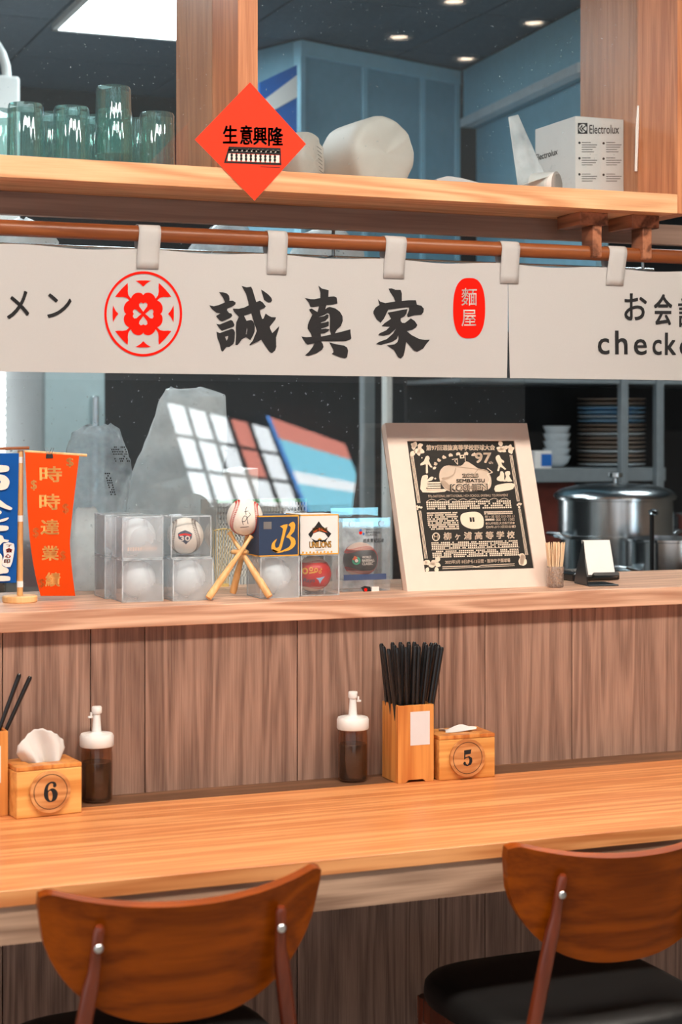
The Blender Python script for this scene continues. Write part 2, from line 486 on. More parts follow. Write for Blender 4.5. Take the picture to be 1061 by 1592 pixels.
clear('acrylic_frost', (0.97, 0.985, 1.0), 1.8, haze=0.22, hazecol=(1.0, 1.0, 1), hazescale=6)
clear('acrylic_edge', (0.92, 0.96, 0.98), 2.0, haze=0.6, hazecol=(0.95, 0.98, 1))
clear('tumbler', (0.86, 0.97, 0.955), 3.0, haze=0.05, hazecol=(0.5, 0.9, 0.84), hazescale=5)  # faint aqua haze stands in for lamp light shining through from behind
clear('bottle_clear', (0.94, 0.83, 0.74), 1.0, rough=0.1, haze=0.03, hazecol=(0.6, 0.4, 0.3))
clear('film', (0.94, 0.97, 0.98), 1.6, rough=0.15, haze=0.5, hazecol=(0.92, 0.97, 1.0), hazescale=22)
clear('film_thick', (0.9, 0.92, 0.92), 1.4, rough=0.25, haze=0.78, hazecol=(0.97, 0.98, 0.98), hazescale=10)
clear('shot_glass', (0.9, 0.88, 0.86), 2.2, haze=0.35, hazecol=(0.7, 0.6, 0.55), hazescale=260)
glow('led_cool', (0.86, 0.97, 1.0), LED_KITCHEN)
glow('led_warm', (1.0, 0.91, 0.80), LED_WARM)
glow('led_spot', (1.0, 0.78, 0.58), SPOT)
glow('white_glow', (0.93, 0.97, 1.0), PANEL_GLOW)  # kitchen window pane and the panels added for mirror images
glow('glow_cyan', (0.30, 0.80, 1.0), PANEL_GLOW * 0.8)
glow('glow_red', (1.0, 0.34, 0.26), PANEL_GLOW * 0.7)
glow('glow_blue', (0.1, 0.35, 0.9), PANEL_GLOW * 0.7)

# ================================================================== the room
TABLE_Z, LEDGE_Z = 0.747, 1.104
fl = struct(MB().box(-2.5, 5.5, -5.4, 3.4, -0.05, 0).build('floor', 'floor_tile'))
wf = struct(MB().box(-1.2, 3.6, 0.012, 0.34, 0.0, 1.066).build('wall_front', 'groove'))
edges = [at(p, 1000, 0).x for p in (4, 141, 225.5, 462.5, 683, 754.5, 890, 1064)]
edges = [-1.2, -0.55, -0.1, 0.3] + edges + [edges[-1] + 0.32, edges[-1] + 0.6, 3.6]
for a, b in zip(edges[:-1], edges[1:]):
    MB().box(a + 0.0009, b - 0.0009, 0.0, 0.012, 0.0, 1.066).build('panel', 'panel_wood', wf, bevel=0.0006, seg=1)

led = struct(MB().box(-1.2, 3.6, -0.025, 0.38, 1.066, LEDGE_Z).build('counter_ledge', 'ledge_wood', bevel=0.0015))
led.name = 'trim_1'
# dining room shell behind the camera
struct(MB().box(-2.5, 5.5, -5.5, 0.0, 2.9, 3.0).build('ceiling', 'room_ceiling'))
wb = struct(MB().box(1.5, 5.5, -5.5, -5.4, 0, 2.9).build('wall_back', 'room_wall'))
sf = struct(bpy.data.objects.new('window_3', None)); COL.objects.link(sf)
for x in (-2.45, -1.1, 0.2, 1.46): MB().box(x - 0.04, x + 0.04, -5.48, -5.42, 0, 2.9).build('mullion', 'black_matt', sf)
for z in (0.05, 2.2, 2.85): MB().box(-2.5, 1.5, -5.475, -5.425, z - 0.04, z + 0.04).build('transom', 'black_matt', sf)
struct(MB().box(5.4, 5.5, -5.4, 3.3, 0, 2.9).build('wall_right', 'room_wall'))
struct(MB().box(-1.2, 5.4, 0.0, 0.42, 2.76, 2.9).build('wall_upper', 'room_wall'))
struct(MB().box(-2.5, -1.2, 0.0, 0.15, 0, 2.9).build('wall_front_left', 'room_wall'))
# kitchen shell
struct(MB().box(-1.2, 5.4, 3.2, 3.3, 0, 2.76).build('wall_kitchen', 'kitchen_wall'))
struct(MB().box(-1.3, -1.2, 0.15, 3.3, 0, 2.76).build('wall_kitchen_left', 'kitchen_wall'))
kc = struct(MB().box(-1.2, 5.4, 0.42, 3.2, 2.72, 2.76).build('ceiling_kitchen', 'groove'))
tile = None
lo, hi = atz(84, 38, 2.70), atz(282, 60, 2.70)
for i in range(11):
    for j in range(5):
        x0, y0 = -1.2 + 0.6 * i, 0.43 + 0.56 * j
        if tile is None:
            tile = MB().box(0.004, 0.596, 0.004, 0.556, -0.012, 0).build('ceiling_tile', 'dark_tile', kc)
            o = tile
        else:
            o = tile.copy(); COL.objects.link(o)
        o.location = (x0, y0, 2.722)

# lamps
def led_panel(name, label, c, sx, sy, z, mat, group=None):
    t = thing(name, label, 'ceiling light', (c[0], c[1], z), 0, group)
    m = MB()
    for a in ((-sx, sx, -sy, -sy + 0.018), (-sx, sx, sy - 0.018, sy), (-sx, -sx + 0.018, -sy, sy), (sx - 0.018, sx, -sy, sy)):
        m.box(a[0], a[1], a[2], a[3], -0.02, 0)
    m.build('frame', 'white_plastic', t)
    MB().box(-sx + 0.018, sx - 0.018, -sy + 0.018, sy - 0.018, -0.014, -0.004).build('diffuser', mat, t)
    return t

kx = (lo.x + hi.x) / 2
led_panel('ceiling_light', 'bright cool square light panel on the dark kitchen ceiling above the tumblers', (kx, hi.y - 0.36), (hi.x - lo.x) / 2, 0.36, 2.709, 'led_cool')
led_panel('ceiling_light', 'cool light panel on the kitchen ceiling over the stove', (3.3, 1.3), 0.3, 0.3, 2.709, 'led_cool')
led_panel('ceiling_light', 'cool light panel added out of view on the kitchen ceiling to brighten the bags', (0.75, 0.95), 0.5, 0.2, 2.709, 'led_cool')  # unseen panel added to brighten the bags behind the counter glass
for i, (x, l) in enumerate(((0.05, 'warm light panel on the dining room ceiling, nearest the open front'), (1.2, 'warm light panel on the dining room ceiling facing the middle of the counter'), (2.35, 'warm light panel on the dining room ceiling, nearest the right wall'))):
    led_panel('ceiling_light', l, (x, -1.45), 0.45, 0.16, 2.9, 'led_warm', 'dining room light panels')
SPOTS = []
for px, py in ((622, 58), (708, 3), (726, 92), (832, 36)):
    v = atz(px, py, 2.89); SPOTS.append((v.x, 0.28 - v.y))
for i, (x, y) in enumerate(SPOTS):
    t = thing('downlight', ('round downlight in the dining ceiling mirrored above the white cup stack', 'round downlight in the dining ceiling mirrored at the top edge of the cabinet glass', 'round downlight in the dining ceiling mirrored low on the hood', 'round downlight in the dining ceiling mirrored right on the hood')[i], 'ceiling light', (x, y, 2.9), 0, 'dining room downlights')
    MB().lathe([(0.052, 0), (0.052, -0.010), (0.040, -0.012), (0.034, -0.003)], n=24).build('trim_ring', 'white_plastic', t, smooth=30)
    MB().lathe([(0.0001, -0.005), (0.033, -0.005), (0.033, -0.002)], n=20).build('lens', 'led_spot', t)

# glowing panels added behind the camera to be mirrored in the counter glass (glass plane y = GL)
GL = 0.265
def mirrored(px, py, Y):                            # where a thing on the plane y = Y stands whose mirror image shows at that spot
    v = at(px, py, 2 * GL - Y); return Vector((v.x, Y, v.z))

def slanted_pane(quad, m, Y, d0, d1):               # quad: four mirror-image spots
    m.prism([(i, 0) for i in range(4)], lambda u, v, d: mirrored(*quad[int(u)], Y) + Vector((0, d, 0)), d0, d1)
    return m

refl_lattice = struct(bpy.data.objects.new('reflection_lattice', None)); COL.objects.link(refl_lattice)  # slanted glowing lattice, added only for its reflection in the glass
def q(u, v):                                        # added lattice panel: corners as seen in the mirror
    a, b, c, d = (256, 622), (420, 664), (486, 836), (318, 836)
    x = (1 - v) * ((1 - u) * a[0] + u * b[0]) + v * ((1 - u) * d[0] + u * c[0])
    y = (1 - v) * ((1 - u) * a[1] + u * b[1]) + v * ((1 - u) * d[1] + u * c[1])
    return (x, y)
NU, NV = 5, 4
for i in range(NU):
    for j in range(NV):
        g, h = 0.13, 0.06
        quad = [q((i + g) / NU, (j + h) / NV), q((i + 1 - g) / NU, (j + h) / NV), q((i + 1 - g) / NU, (j + 1 - h) / NV), q((i + g) / NU, (j + 1 - h) / NV)]
        slanted_pane(quad, MB(), -5.38, 0.0, 0.01).build('pane', 'glow_red' if (i == 3 and j < 2) else 'white_glow', refl_lattice)
slanted_pane([q(-0.02, -0.03), q(1.02, -0.03), q(1.02, 1.03), q(-0.02, 1.03)], MB(), -5.395, 0, 0.01).build('lattice_frame', 'black_matt', refl_lattice)
refl_panel = thing('reflection_panel', 'slanted cyan and red glowing panel added for its mirror image in the counter glass', 'sign')  # made-up glowing panel that supplies the coloured reflection
def q2(u, v):
    a, b, c, d = (414, 646), (536, 690), (584, 815), (484, 815)
    return ((1 - v) * ((1 - u) * a[0] + u * b[0]) + v * ((1 - u) * d[0] + u * c[0]), (1 - v) * ((1 - u) * a[1] + u * b[1]) + v * ((1 - u) * d[1] + u * c[1]))
for u0, u1, v0, v1, mt, nm in ((0.05, 1, 0, 0.2, 'glow_red', 'red_band'), (0.05, 1, 0.2, 0.5, 'glow_cyan', 'cyan_band'), (0.05, 1, 0.5, 0.62, 'white_glow', 'white_band'), (0.05, 1, 0.62, 0.74, 'glow_cyan', 'cyan_band'), (0.05, 1, 0.74, 1, 'glow_cyan', 'cyan_band'), (0, 0.05, 0, 1, 'glow_blue', 'blue_edge')):
    slanted_pane([q2(u0, v0), q2(u1, v0), q2(u1, v1), q2(u0, v1)], MB(), -5.38, 0, 0.01).build(nm, mt, refl_panel)
slanted_pane([q2(-0.02, -0.02), q2(1.02, -0.02), q2(1.02, 1.02), q2(-0.02, 1.02)], MB(), -5.395, 0, 0.01).build('housing', 'black_matt', refl_panel)

# ------------------------------------------------------------------ bar table
tb = thing('bar_table', 'long light oak bar table fixed along the panelled counter', 'table', (1.2, -0.3, 0))
tb.location = (0, 0, 0)
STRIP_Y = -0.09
MB().box(-1.2, 3.6, -0.625, STRIP_Y, 0.722, TABLE_Z).build('table_top', 'table_wood', tb, bevel=0.0008, seg=1)
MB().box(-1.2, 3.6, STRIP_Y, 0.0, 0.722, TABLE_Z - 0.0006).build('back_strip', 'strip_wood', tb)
MB().box(-1.2, 3.6, -0.621, -0.603, 0.664, 0.722).build('apron', 'apron_wood', tb)
MB().box(-1.2, 3.6, -0.603, 0.0, 0.690, 0.722).build('core', 'strip_wood', tb)

# ------------------------------------------------------------------ upper cabinet
CF, CG, CB = -0.02, 0.142, 0.40                      # front, glass and back planes
cb = thing('wall_cabinet', 'open oak cabinet with glass panes hanging over the counter', 'cabinet')
CZ0, CZ1 = 1.907, 1.948
xr0 = at(1054, 100, CF).x
MB().box(-1.0, xr0, CF, CB, CZ0, CZ1).build('bottom_board', 'oak_x', cb, bevel=0.001)
for x0, x1, z0 in ((0.05, 0.092, CZ1), (1.089, 1.130, CZ1), (xr0, xr0 + 0.04, CZ0)):
    MB().box(x0, x1, CF, CB, z0, 2.76).build('post', 'oak_z', cb, bevel=0.001)
MB().box(-1.0, xr0, CF, CB, 2.70, 2.76).build('top_board', 'oak_x', cb)
MB().box(-1.0, 3.6, 0.165, 0.19, 1.862, CZ0).build('rail', 'dark_rail', cb, bevel=0.001)
for x0, x1 in ((0.092, 1.089), (1.130, xr0)):
    MB().box(x0, x1, CG, CG + 0.005, CZ1, 2.70).build('glass_pane', 'pane_dusty', cb)
MB().tube([at(988, 164, CG - 0.003) + Vector((0, 0, 0)), at(986, 200, CG - 0.003), at(985, 235, CG - 0.003), at(984, 266, CG - 0.003)], [0.003, 0.004, 0.0035, 0.003], 8).build('silicone_bead', 'white_plastic', cb, smooth=40)
for o in cb.children:
    if o.name.startswith('silicone'):
        o.location.x = xr0 - at(986, 200, CG - 0.003).x - 0.003
# counter glass
gx1 = at(817, 620, GL).x
gp = tag(MB().box(-1.2, gx1, GL, GL + 0.006, LEDGE_Z, 1.90).build('glass_screen', 'pane'), 'tall clear glass screen standing on the counter ledge behind the baseballs', 'glass screen')

# ------------------------------------------------------------------ noren
RY, RZ, RR = 0.05, 1.8215, 0.0155
rod = thing('noren_rod', 'round red-brown wooden rod carrying the white shop curtain', 'rod')
MB().tube([(-1.0, RY, RZ), (3.2, RY, RZ)], RR, 20).build('dowel', 'rod_wood', rod, smooth=40)

def bracket(px_block, px_arm, label):
    t = thing('rod_bracket', label, 'bracket', (at(px_block, 345, 0.03).x, 0.03, CZ0), 0, 'rod brackets under the cabinet')
    MB().box(0, 0.069, 0, 0.10, -0.028, 0).build('block', 'bracket_wood', t, bevel=0.0015)
    ax = at(px_arm, 380, 0.03).x - t.location.x
    MB().prism([(-0.003, 0.0), (0.045, 0.0), (0.045, -0.052), (0.03, -0.066), (0.0, -0.069), (-0.003, -0.066)], lambda u, v, d: (ax + d, u, v - 0.028), 0, 0.0225).build('arm', 'bracket_wood', t, bevel=0.0015)
    return t
bracket(902, 921, 'dark wooden T bracket holding the curtain rod, left of the pair')
bracket(983, 999, 'dark wooden T bracket holding the curtain rod, right of the pair')

SPLIT = at(787, 500, RY).x
BZ0, BZ1 = 1.550, 1.791
def cloth_y(x, z):
    k = (BZ1 - z) / (BZ1 - BZ0)
    return RY - RR + 0.006 + 0.0035 * sin(x * 9.0 + 0.6) * (0.3 + k) + 0.002 * sin(x * 23 + z * 6) * k
nr = thing('noren_curtain', 'white shop curtain with black characters and a red crest on the rod', 'curtain', (0, 0, 0))
def banner(x0, x1, lean0, lean1):
    def fn(u, v):
        x = x0 + (x1 - x0) * u; z = BZ1 + (BZ0 - BZ1) * v
        x += lean0 * v * v * (1 - u) + lean1 * v * v * u
        sag = -0.005 * (0.5 - 0.5 * cos((x - at(229, 390, RY).x) / 0.252 * 2 * pi)) * (1 - v)
        return Vector((x, cloth_y(x, z), z + sag))
    MB().slab(fn, 90, 12, (0, 0.0012, 0)).build('cloth_panel', 'cloth', nr, smooth=60)
banner(-0.6, SPLIT - 0.0004, 0, -0.0035)
banner(SPLIT + 0.0004, 3.1, 0.003, 0)
for pl, pr, py, lean in ((212, 246, 418, -0.002), (413, 443, 427, -0.001), (595, 627, 433, -0.002), (775, 803, 441, -0.001), (941, 968, 444, -0.004)):
    x0, x1 = at(pl, 395, RY).x, at(pr, 395, RY).x; zb = at(pl, py, RY).z
    xc = (x0 + x1) / 2
    path = [(cloth_y(xc, zb) - 0.0026, zb), (cloth_y(xc, 1.782) - 0.0034, 1.782), (RY - RR - 0.0022, RZ)]
    for k in range(1, 9):
        t = pi - pi * k / 8; path.append((RY + (RR + 0.0022) * cos(t), RZ + (RR + 0.0022) * sin(t)))
    path += [(RY + RR - 0.001, 1.80), (RY + 0.001, 1.776)]
    def fn(u, v, path=path, x0=x0, x1=x1, lean=lean):
        t = v * (len(path) - 1); i = min(int(t), len(path) - 2); k = t - i
        y = path[i][0] * (1 - k) + path[i + 1][0] * k; z = path[i][1] * (1 - k) + path[i + 1][1] * k
        x = x0 + (x1 - x0) * u + lean * (1.8 - z) / 0.04 * (1 if v < 0.5 else 0)
        return Vector((x, y + 0.0, z))
    MB().grid(fn, 4, (len(path) - 1) * 2).build('strap', 'cloth', nr, smooth=25)
    o = nr.children[-1]; md = o.modifiers.new('thick', 'SOLIDIFY'); md.thickness = 0.0009

def on_cloth(px, py):
    p = at(px, py, RY - RR + 0.004); return Vector((p.x, cloth_y(p.x, p.z) - 0.0012, p.z))
Z84 = 1061 / 120
CH1 = [
    [(180, 125), (235, 128), (290, 145), (318, 175), (325, 215), (322, 245), (370, 243), (408, 268), (405, 295), (370, 320), (295, 355), (290, 378), (318, 412), (350, 420), (362, 450), (340, 478), (220, 530), (190, 515), (142, 460), (150, 445), (200, 420), (145, 408), (85, 360), (48, 305), (110, 320), (180, 302), (262, 265), (235, 200)],
    [(143, 562), (190, 570), (340, 508), (365, 520), (390, 570), (385, 598), (350, 612), (220, 658), (200, 640)],
    [(145, 668), (190, 688), (350, 630), (380, 640), (398, 680), (390, 800), (375, 840), (320, 880), (280, 880), (232, 945), (212, 930), (195, 850), (160, 760)], [(262, 740), (305, 728), (300, 760), (283, 795)],
    [(490, 40), (560, 60), (620, 50), (640, 90), (690, 262), (740, 243), (775, 262), (822, 322), (800, 345), (738, 372), (745, 420), (770, 495), (790, 490), (818, 420), (860, 450), (900, 470), (962, 472), (955, 500), (875, 600), (880, 630), (908, 690), (960, 640), (1005, 592), (1000, 630), (960, 750), (962, 880), (945, 930), (900, 965), (865, 945), (820, 880), (755, 780), (700, 810), (600, 858), (592, 850), (640, 790), (695, 660), (680, 610), (660, 560), (622, 418), (522, 452), (555, 520), (620, 508), (648, 530), (668, 600), (665, 670), (640, 730), (605, 788), (580, 770), (545, 745), (490, 775), (460, 820), (430, 855), (402, 852), (412, 720), (408, 620), (415, 540), (450, 465), (380, 390), (368, 352), (450, 355), (520, 340), (585, 308), (580, 260), (550, 150)],
    [(558, 615), (566, 640), (555, 705), (543, 708)],
    [(757, 90), (800, 115), (860, 160), (900, 205), (910, 240), (890, 268), (855, 270), (800, 235), (775, 150)]]
CH2 = [
    [(402, 35), (450, 75), (545, 98), (540, 190), (620, 183), (655, 200), (665, 280), (600, 297), (515, 303), (497, 362), (530, 335), (560, 327), (640, 350), (700, 395), (735, 455), (738, 520), (715, 590), (660, 640), (630, 692), (740, 665), (845, 635), (848, 690), (858, 760), (845, 775), (780, 798), (620, 800), (435, 800), (465, 835), (475, 880), (455, 915), (380, 965), (260, 1003), (215, 995), (270, 945), (320, 880), (350, 828), (250, 848), (220, 820), (165, 735), (230, 745), (310, 740), (300, 700), (252, 625), (258, 570), (285, 500), (318, 435), (280, 385), (275, 360), (310, 350), (390, 400), (410, 318), (330, 330), (290, 325), (275, 275), (215, 205), (290, 222), (350, 222), (428, 205), (430, 130)],
    [(405, 465), (480, 440), (530, 413), (552, 425), (562, 480), (560, 640), (575, 708), (440, 735), (435, 695), (490, 690), (540, 660), (555, 635), (500, 625), (445, 635), (440, 625), (500, 608), (545, 590), (548, 540), (540, 525), (500, 540), (440, 550), (438, 542), (500, 520), (540, 480), (545, 440), (520, 430), (480, 455), (410, 470)],
    [(553, 815), (640, 838), (760, 860), (800, 885), (815, 930), (800, 1020), (770, 1035), (700, 1018), (585, 975), (615, 950), (610, 915)]]
CH3 = [
    [(352, 75), (400, 72), (450, 92), (522, 92), (540, 140), (540, 245), (640, 235), (735, 235), (750, 295), (810, 310), (845, 350), (840, 400), (810, 435), (720, 440), (625, 470), (612, 440), (640, 370), (640, 335), (600, 333), (350, 365), (325, 420), (290, 490), (245, 545), (190, 500), (145, 420), (145, 385), (175, 335), (230, 300), (205, 215), (240, 255), (310, 275), (448, 252), (430, 200), (380, 130)],
    [(342, 405), (430, 390), (530, 370), (620, 355), (605, 420), (580, 455), (525, 485), (525, 520), (545, 545), (580, 548), (620, 520), (665, 483), (720, 520), (758, 575), (740, 610), (690, 640), (610, 660), (680, 715), (780, 765), (860, 780), (932, 778), (880, 840), (840, 900), (755, 945), (710, 925), (650, 860), (603, 810), (585, 920), (565, 1000), (525, 1040), (490, 1020), (430, 920), (330, 855), (440, 842), (480, 810), (495, 760), (490, 715), (470, 770), (400, 810), (250, 850), (180, 840), (220, 810), (330, 770), (420, 690), (462, 625), (420, 660), (370, 705), (290, 725), (210, 718), (230, 690), (320, 650), (375, 597), (258, 592), (300, 550), (390, 490)]]
for polys, x0 in ((CH1, 320), (CH2, 450), (CH3, 565)):
    Ink(on_cloth).shape([[(x0 + x / Z84, 440 + y / Z84) for x, y in pl] for pl in polys]).build('character', 'ink', nr)
for ch, x0, x1, y0, y1, bo in (('メ', 11, 46, 452, 496, 0.02), ('ン', 74, 112, 456, 494, 0.02), ('お', 971, 1007, 456, 498, 0.024), ('会', 1018, 1047, 457, 506, 0.022), ('計', 1056, 1092, 463, 509, 0.022)):
    Ink(on_cloth).text(ch, x0, x1, y0, y1, bo).build('character', 'ink', nr)
for ch, x0, x1, y0, y1 in (('c', 929, 947, 526, 551), ('h', 956, 976, 514, 551), ('e', 986, 1007, 527, 552), ('c', 1016, 1031, 528, 552), ('k', 1036, 1054, 517, 552), ('o', 1059, 1080, 529, 553), ('u', 1088, 1106, 530, 553), ('t', 1112, 1124, 522, 553)):
    Ink(on_cloth).text(ch, x0, x1, y0, y1, 0.03).build('character', 'ink', nr)
# crest: ring, eight fins, lobed flower with four heart shaped gaps
ex, ey, er, ek = 223.3, 487.9, 60.5, 66.3 / 60.5
def E(r, a): return (ex + er * r * sin(radians(a)), ey - er * ek * r * cos(radians(a)))
k = Ink(on_cloth); k.ring(ex, ey, er, er * 0.94, ek, 96)
for a in range(0, 360, 90):
    k.shape([smooth_loop([E(0.64, a), E(0.70, a + 5), E(0.785, a + 13), E(0.80, a + 15), E(0.79, a + 6), E(0.785, a), E(0.79, a - 6), E(0.80, a - 15), E(0.785, a - 13), E(0.70, a - 5)], 2)])
    b = a + 45
    k.shape([[E(0.44, b + 5), E(0.50, b + 3.5), E(0.58, b + 4), E(0.66, b + 8), E(0.74, b + 13), E(0.83, b + 16), E(0.815, b + 9), E(0.81, b), E(0.815, b - 9), E(0.83, b - 16), E(0.74, b - 13), E(0.66, b - 8), E(0.58, b - 4), E(0.50, b - 3.5), E(0.44, b - 5)]])
flower = []
for i in range(96):
    a = 360 * i / 96; lob = abs(sin(radians((a) * 4))) ** 0.6
    flower.append(E(0.44 + 0.085 * lob, a))
holes = []
for a in range(0, 360, 90):
    hp = [(0.05, 0), (0.13, 24), (0.20, 30), (0.255, 25), (0.275, 14), (0.26, 5), (0.24, 0), (0.26, -5), (0.275, -14), (0.255, -25), (0.20, -30), (0.13, -24)]
    holes.append([E(r, a + t) for r, t in hp])
k.shape([flower] + holes)
k.build('crest', 'red_print', nr)
k = Ink(on_cloth)
k.shape([[(730.5 + 24.5 * (abs(cos(t)) ** 0.72) * (1 if cos(t) > 0 else -1), 479 + 47 * (abs(sin(t)) ** 0.86) * (1 if sin(t) > 0 else -1)) for t in [2 * pi * i / 64 for i in range(64)]]])
k.build('red_seal', 'red_print', nr)
k = Ink(lambda x, y: on_cloth(x, y) + Vector((0, -0.0006, 0)))
k.text('麵', 718.5, 742, 448, 475, 0.006); k.build('character', 'white_print', nr)
k = Ink(k.fn); k.text('屋', 719, 741, 481.5, 507, 0.008); k.build('character', 'white_print', nr)

# ------------------------------------------------------------------ red diamond paper
dm = thing('fortune_paper', 'red diamond paper with black characters and an abacus, stuck on the cabinet', 'paper sign', at(391, 312, CF - 0.001))
def on_dia(px, py, d=0.0): return at(px, py, CF - 0.0025 - d) - dm.location
MB().prism([(389, 128), (303, 217), (396, 312), (476, 224)], lambda u, v, d: on_dia(u, v, d), 0.0, -0.001).build('paper', 'red_paper', dm)
s9 = 1061 / 180
def dz(x, y): return on_dia(300 + x / s9, 120 + y / s9, 0.0005)
k = Ink(dz)
for ch, x0, x1, y0, y1 in (('生', 275, 412, 440, 608), ('意', 432, 548, 440, 618), ('興', 552, 682, 455, 622), ('隆', 690, 830, 455, 630)):
    Ink(dz).text(ch, x0, x1, y0, y1, 0.034).build('character', 'ink', dm)
fr_out = [(330, 635), (805, 650), (812, 808), (285, 786)]
k.shape([fr_out, [(345, 655), (795, 672), (798, 692), (336, 676)], [(330, 695), (798, 712), (800, 786), (308, 770)]])
k.line([(620, 822), (800, 828)], 6)
k.build('print', 'ink', dm)
k = Ink(dz)
for i in range(11):
    x = 340 + 44 * i; y = 655 + 17 * i / 10
    k.rect(x - 16, x + 16, y + 1, y + 20); k.rect(x - 20, x + 14, y + 44, y + 112)
k.shape([[(336, 656), (795, 672), (797, 692), (334, 676)]]); 
k.build('bead_print', 'white_print', dm)
k = Ink(lambda x, y: dz(x, y) + Vector((0, -0.0004, 0)))
for i in range(10):
    x = 358 + 44 * i; y = 655 + 17 * i / 10
    k.shape([[(x - 14, y), (x + 14, y), (x, y + 18)]])
    for yy in (46, 76): k.shape([[(x - 10, y + yy), (x + 6, y + yy), (x + 10, y + yy + 14), (x + 4, y + yy + 28), (x - 10, y + yy + 28), (x - 14, y + yy + 14)]])
    k.line([(x - 4, y + 20), (x - 8, y + 112)], 5)
k.build('bead_print', 'ink', dm)

# ================================================================== chairs
def make_chair(label, loc, rz):
    t = thing('dining_chair', label, 'chair', loc, rz, 'wooden chairs at the bar table')
    HW = 0.2165
    def rec(z): return -(z - 0.665) * 0.27          # the back leans towards the viewer at the top
    def back(u, v):
        s = 2 * u - 1; a = abs(s)
        ztop = 0.752 + 0.028 * a ** 2.2 - 0.010 * max(0, a - 0.94) / 0.06
        zbot = 0.752 - 0.183 * max(0.0, 1 - a ** 2.5) ** 0.54
        if a > 0.9: zbot = min(zbot, ztop - 0.004 - 0.05 * max(0, (1 - a) / 0.1) ** 0.5)
        z = ztop + (zbot - ztop) * v
        y = 0.062 * s * s + rec(z)
        return Vector((HW * s, y, z))
    MB().slab(back, 48, 12, (0, 0.0165, 0.0045)).build('backrest', 'chair_wood', t, bevel=0.004, smooth=50, seg=3)
    for sx in (-1, 1):
        yb = 0.062 * 0.62 ** 2
        pts = [(sx * 0.178, 0.040, 0.43), (sx * 0.160, 0.026, 0.55), (sx * 0.146, yb - 0.016 + rec(0.64), 0.640), (sx * 0.1425, yb - 0.014 + rec(0.662), 0.662), (sx * 0.1405, yb - 0.0105 + rec(0.69), 0.690), (sx * 0.138, yb - 0.010 + rec(0.726), 0.726), (sx * 0.138, yb - 0.010 + rec(0.731), 0.731)]
        p = MB().tube(pts, [0.0125, 0.0125, 0.0122, 0.0095, 0.0085, 0.0085, 0.0055], 14).build('back_post', 'chair_leg', t, smooth=50)
        MB().lathe([(0.0001, 0), (0.005, 0.0006), (0.0068, 0.0026), (0.0068, 0.004)], (sx * 0.139, yb - 0.0225 + rec(0.699), 0.699), 16, M=Matrix.Rotation(-pi / 2, 3, 'X')).build('bolt', 'bolt', p, smooth=40)
    out = []
    for i in range(40):
        a = 2 * pi * i / 40; c, s_ = cos(a), sin(a)
        x = 0.222 * abs(c) ** 0.55 * (1 if c > 0 else -1); y = 0.21 * abs(s_) ** 0.55 * (1 if s_ > 0 else -1)
        out.append((x * (1 - 0.05 * (1 - (y + 0.21) / 0.42)), y + 0.225))
    sm = MB()
    for z, k in ((0.425, 0.94), (0.432, 0.985), (0.445, 1.0), (0.462, 0.99), (0.472, 0.95), (0.478, 0.86), (0.481, 0.6), (0.482, 0.001)):
        sm.v += [(x * k, 0.225 + (y - 0.225) * k, z) for x, y in out]
    for j in range(7):
        sm.f += [(j * 40 + i, j * 40 + (i + 1) % 40, (j + 1) * 40 + (i + 1) % 40, (j + 1) * 40 + i) for i in range(40)]
    sm.f.append(tuple(reversed(range(40))))
    sm.build('seat', 'seat_black', t, smooth=60)
    m = MB().box(-0.18, 0.18, 0.03, 0.05, 0.385, 0.425).box(-0.18, 0.18, 0.39, 0.41, 0.385, 0.425).box(-0.195, -0.175, 0.03, 0.41, 0.385, 0.425).box(0.175, 0.195, 0.03, 0.41, 0.385, 0.425)
    m.build('seat_frame', 'chair_leg', t)
    for sx in (-1, 1):
        MB().tube([(sx * 0.182, 0.036, 0.43), (sx * 0.205, -0.03, 0.0)], [0.0165, 0.011], 14).build('leg', 'chair_leg', t, smooth=50)
        MB().tube([(sx * 0.180, 0.395, 0.425), (sx * 0.195, 0.43, 0.0)], [0.0175, 0.011], 14).build('leg', 'chair_leg', t, smooth=50)
    return t
ch1 = make_chair('orange-brown wooden chair with curved backrest, seen whole before number 6', (0.755, -0.803, 0), 0.0)
copy_tree(ch1, (1.512, -0.789, 0), radians(1.5), 'orange-brown wooden chair with curved backrest, cut by the right picture edge')

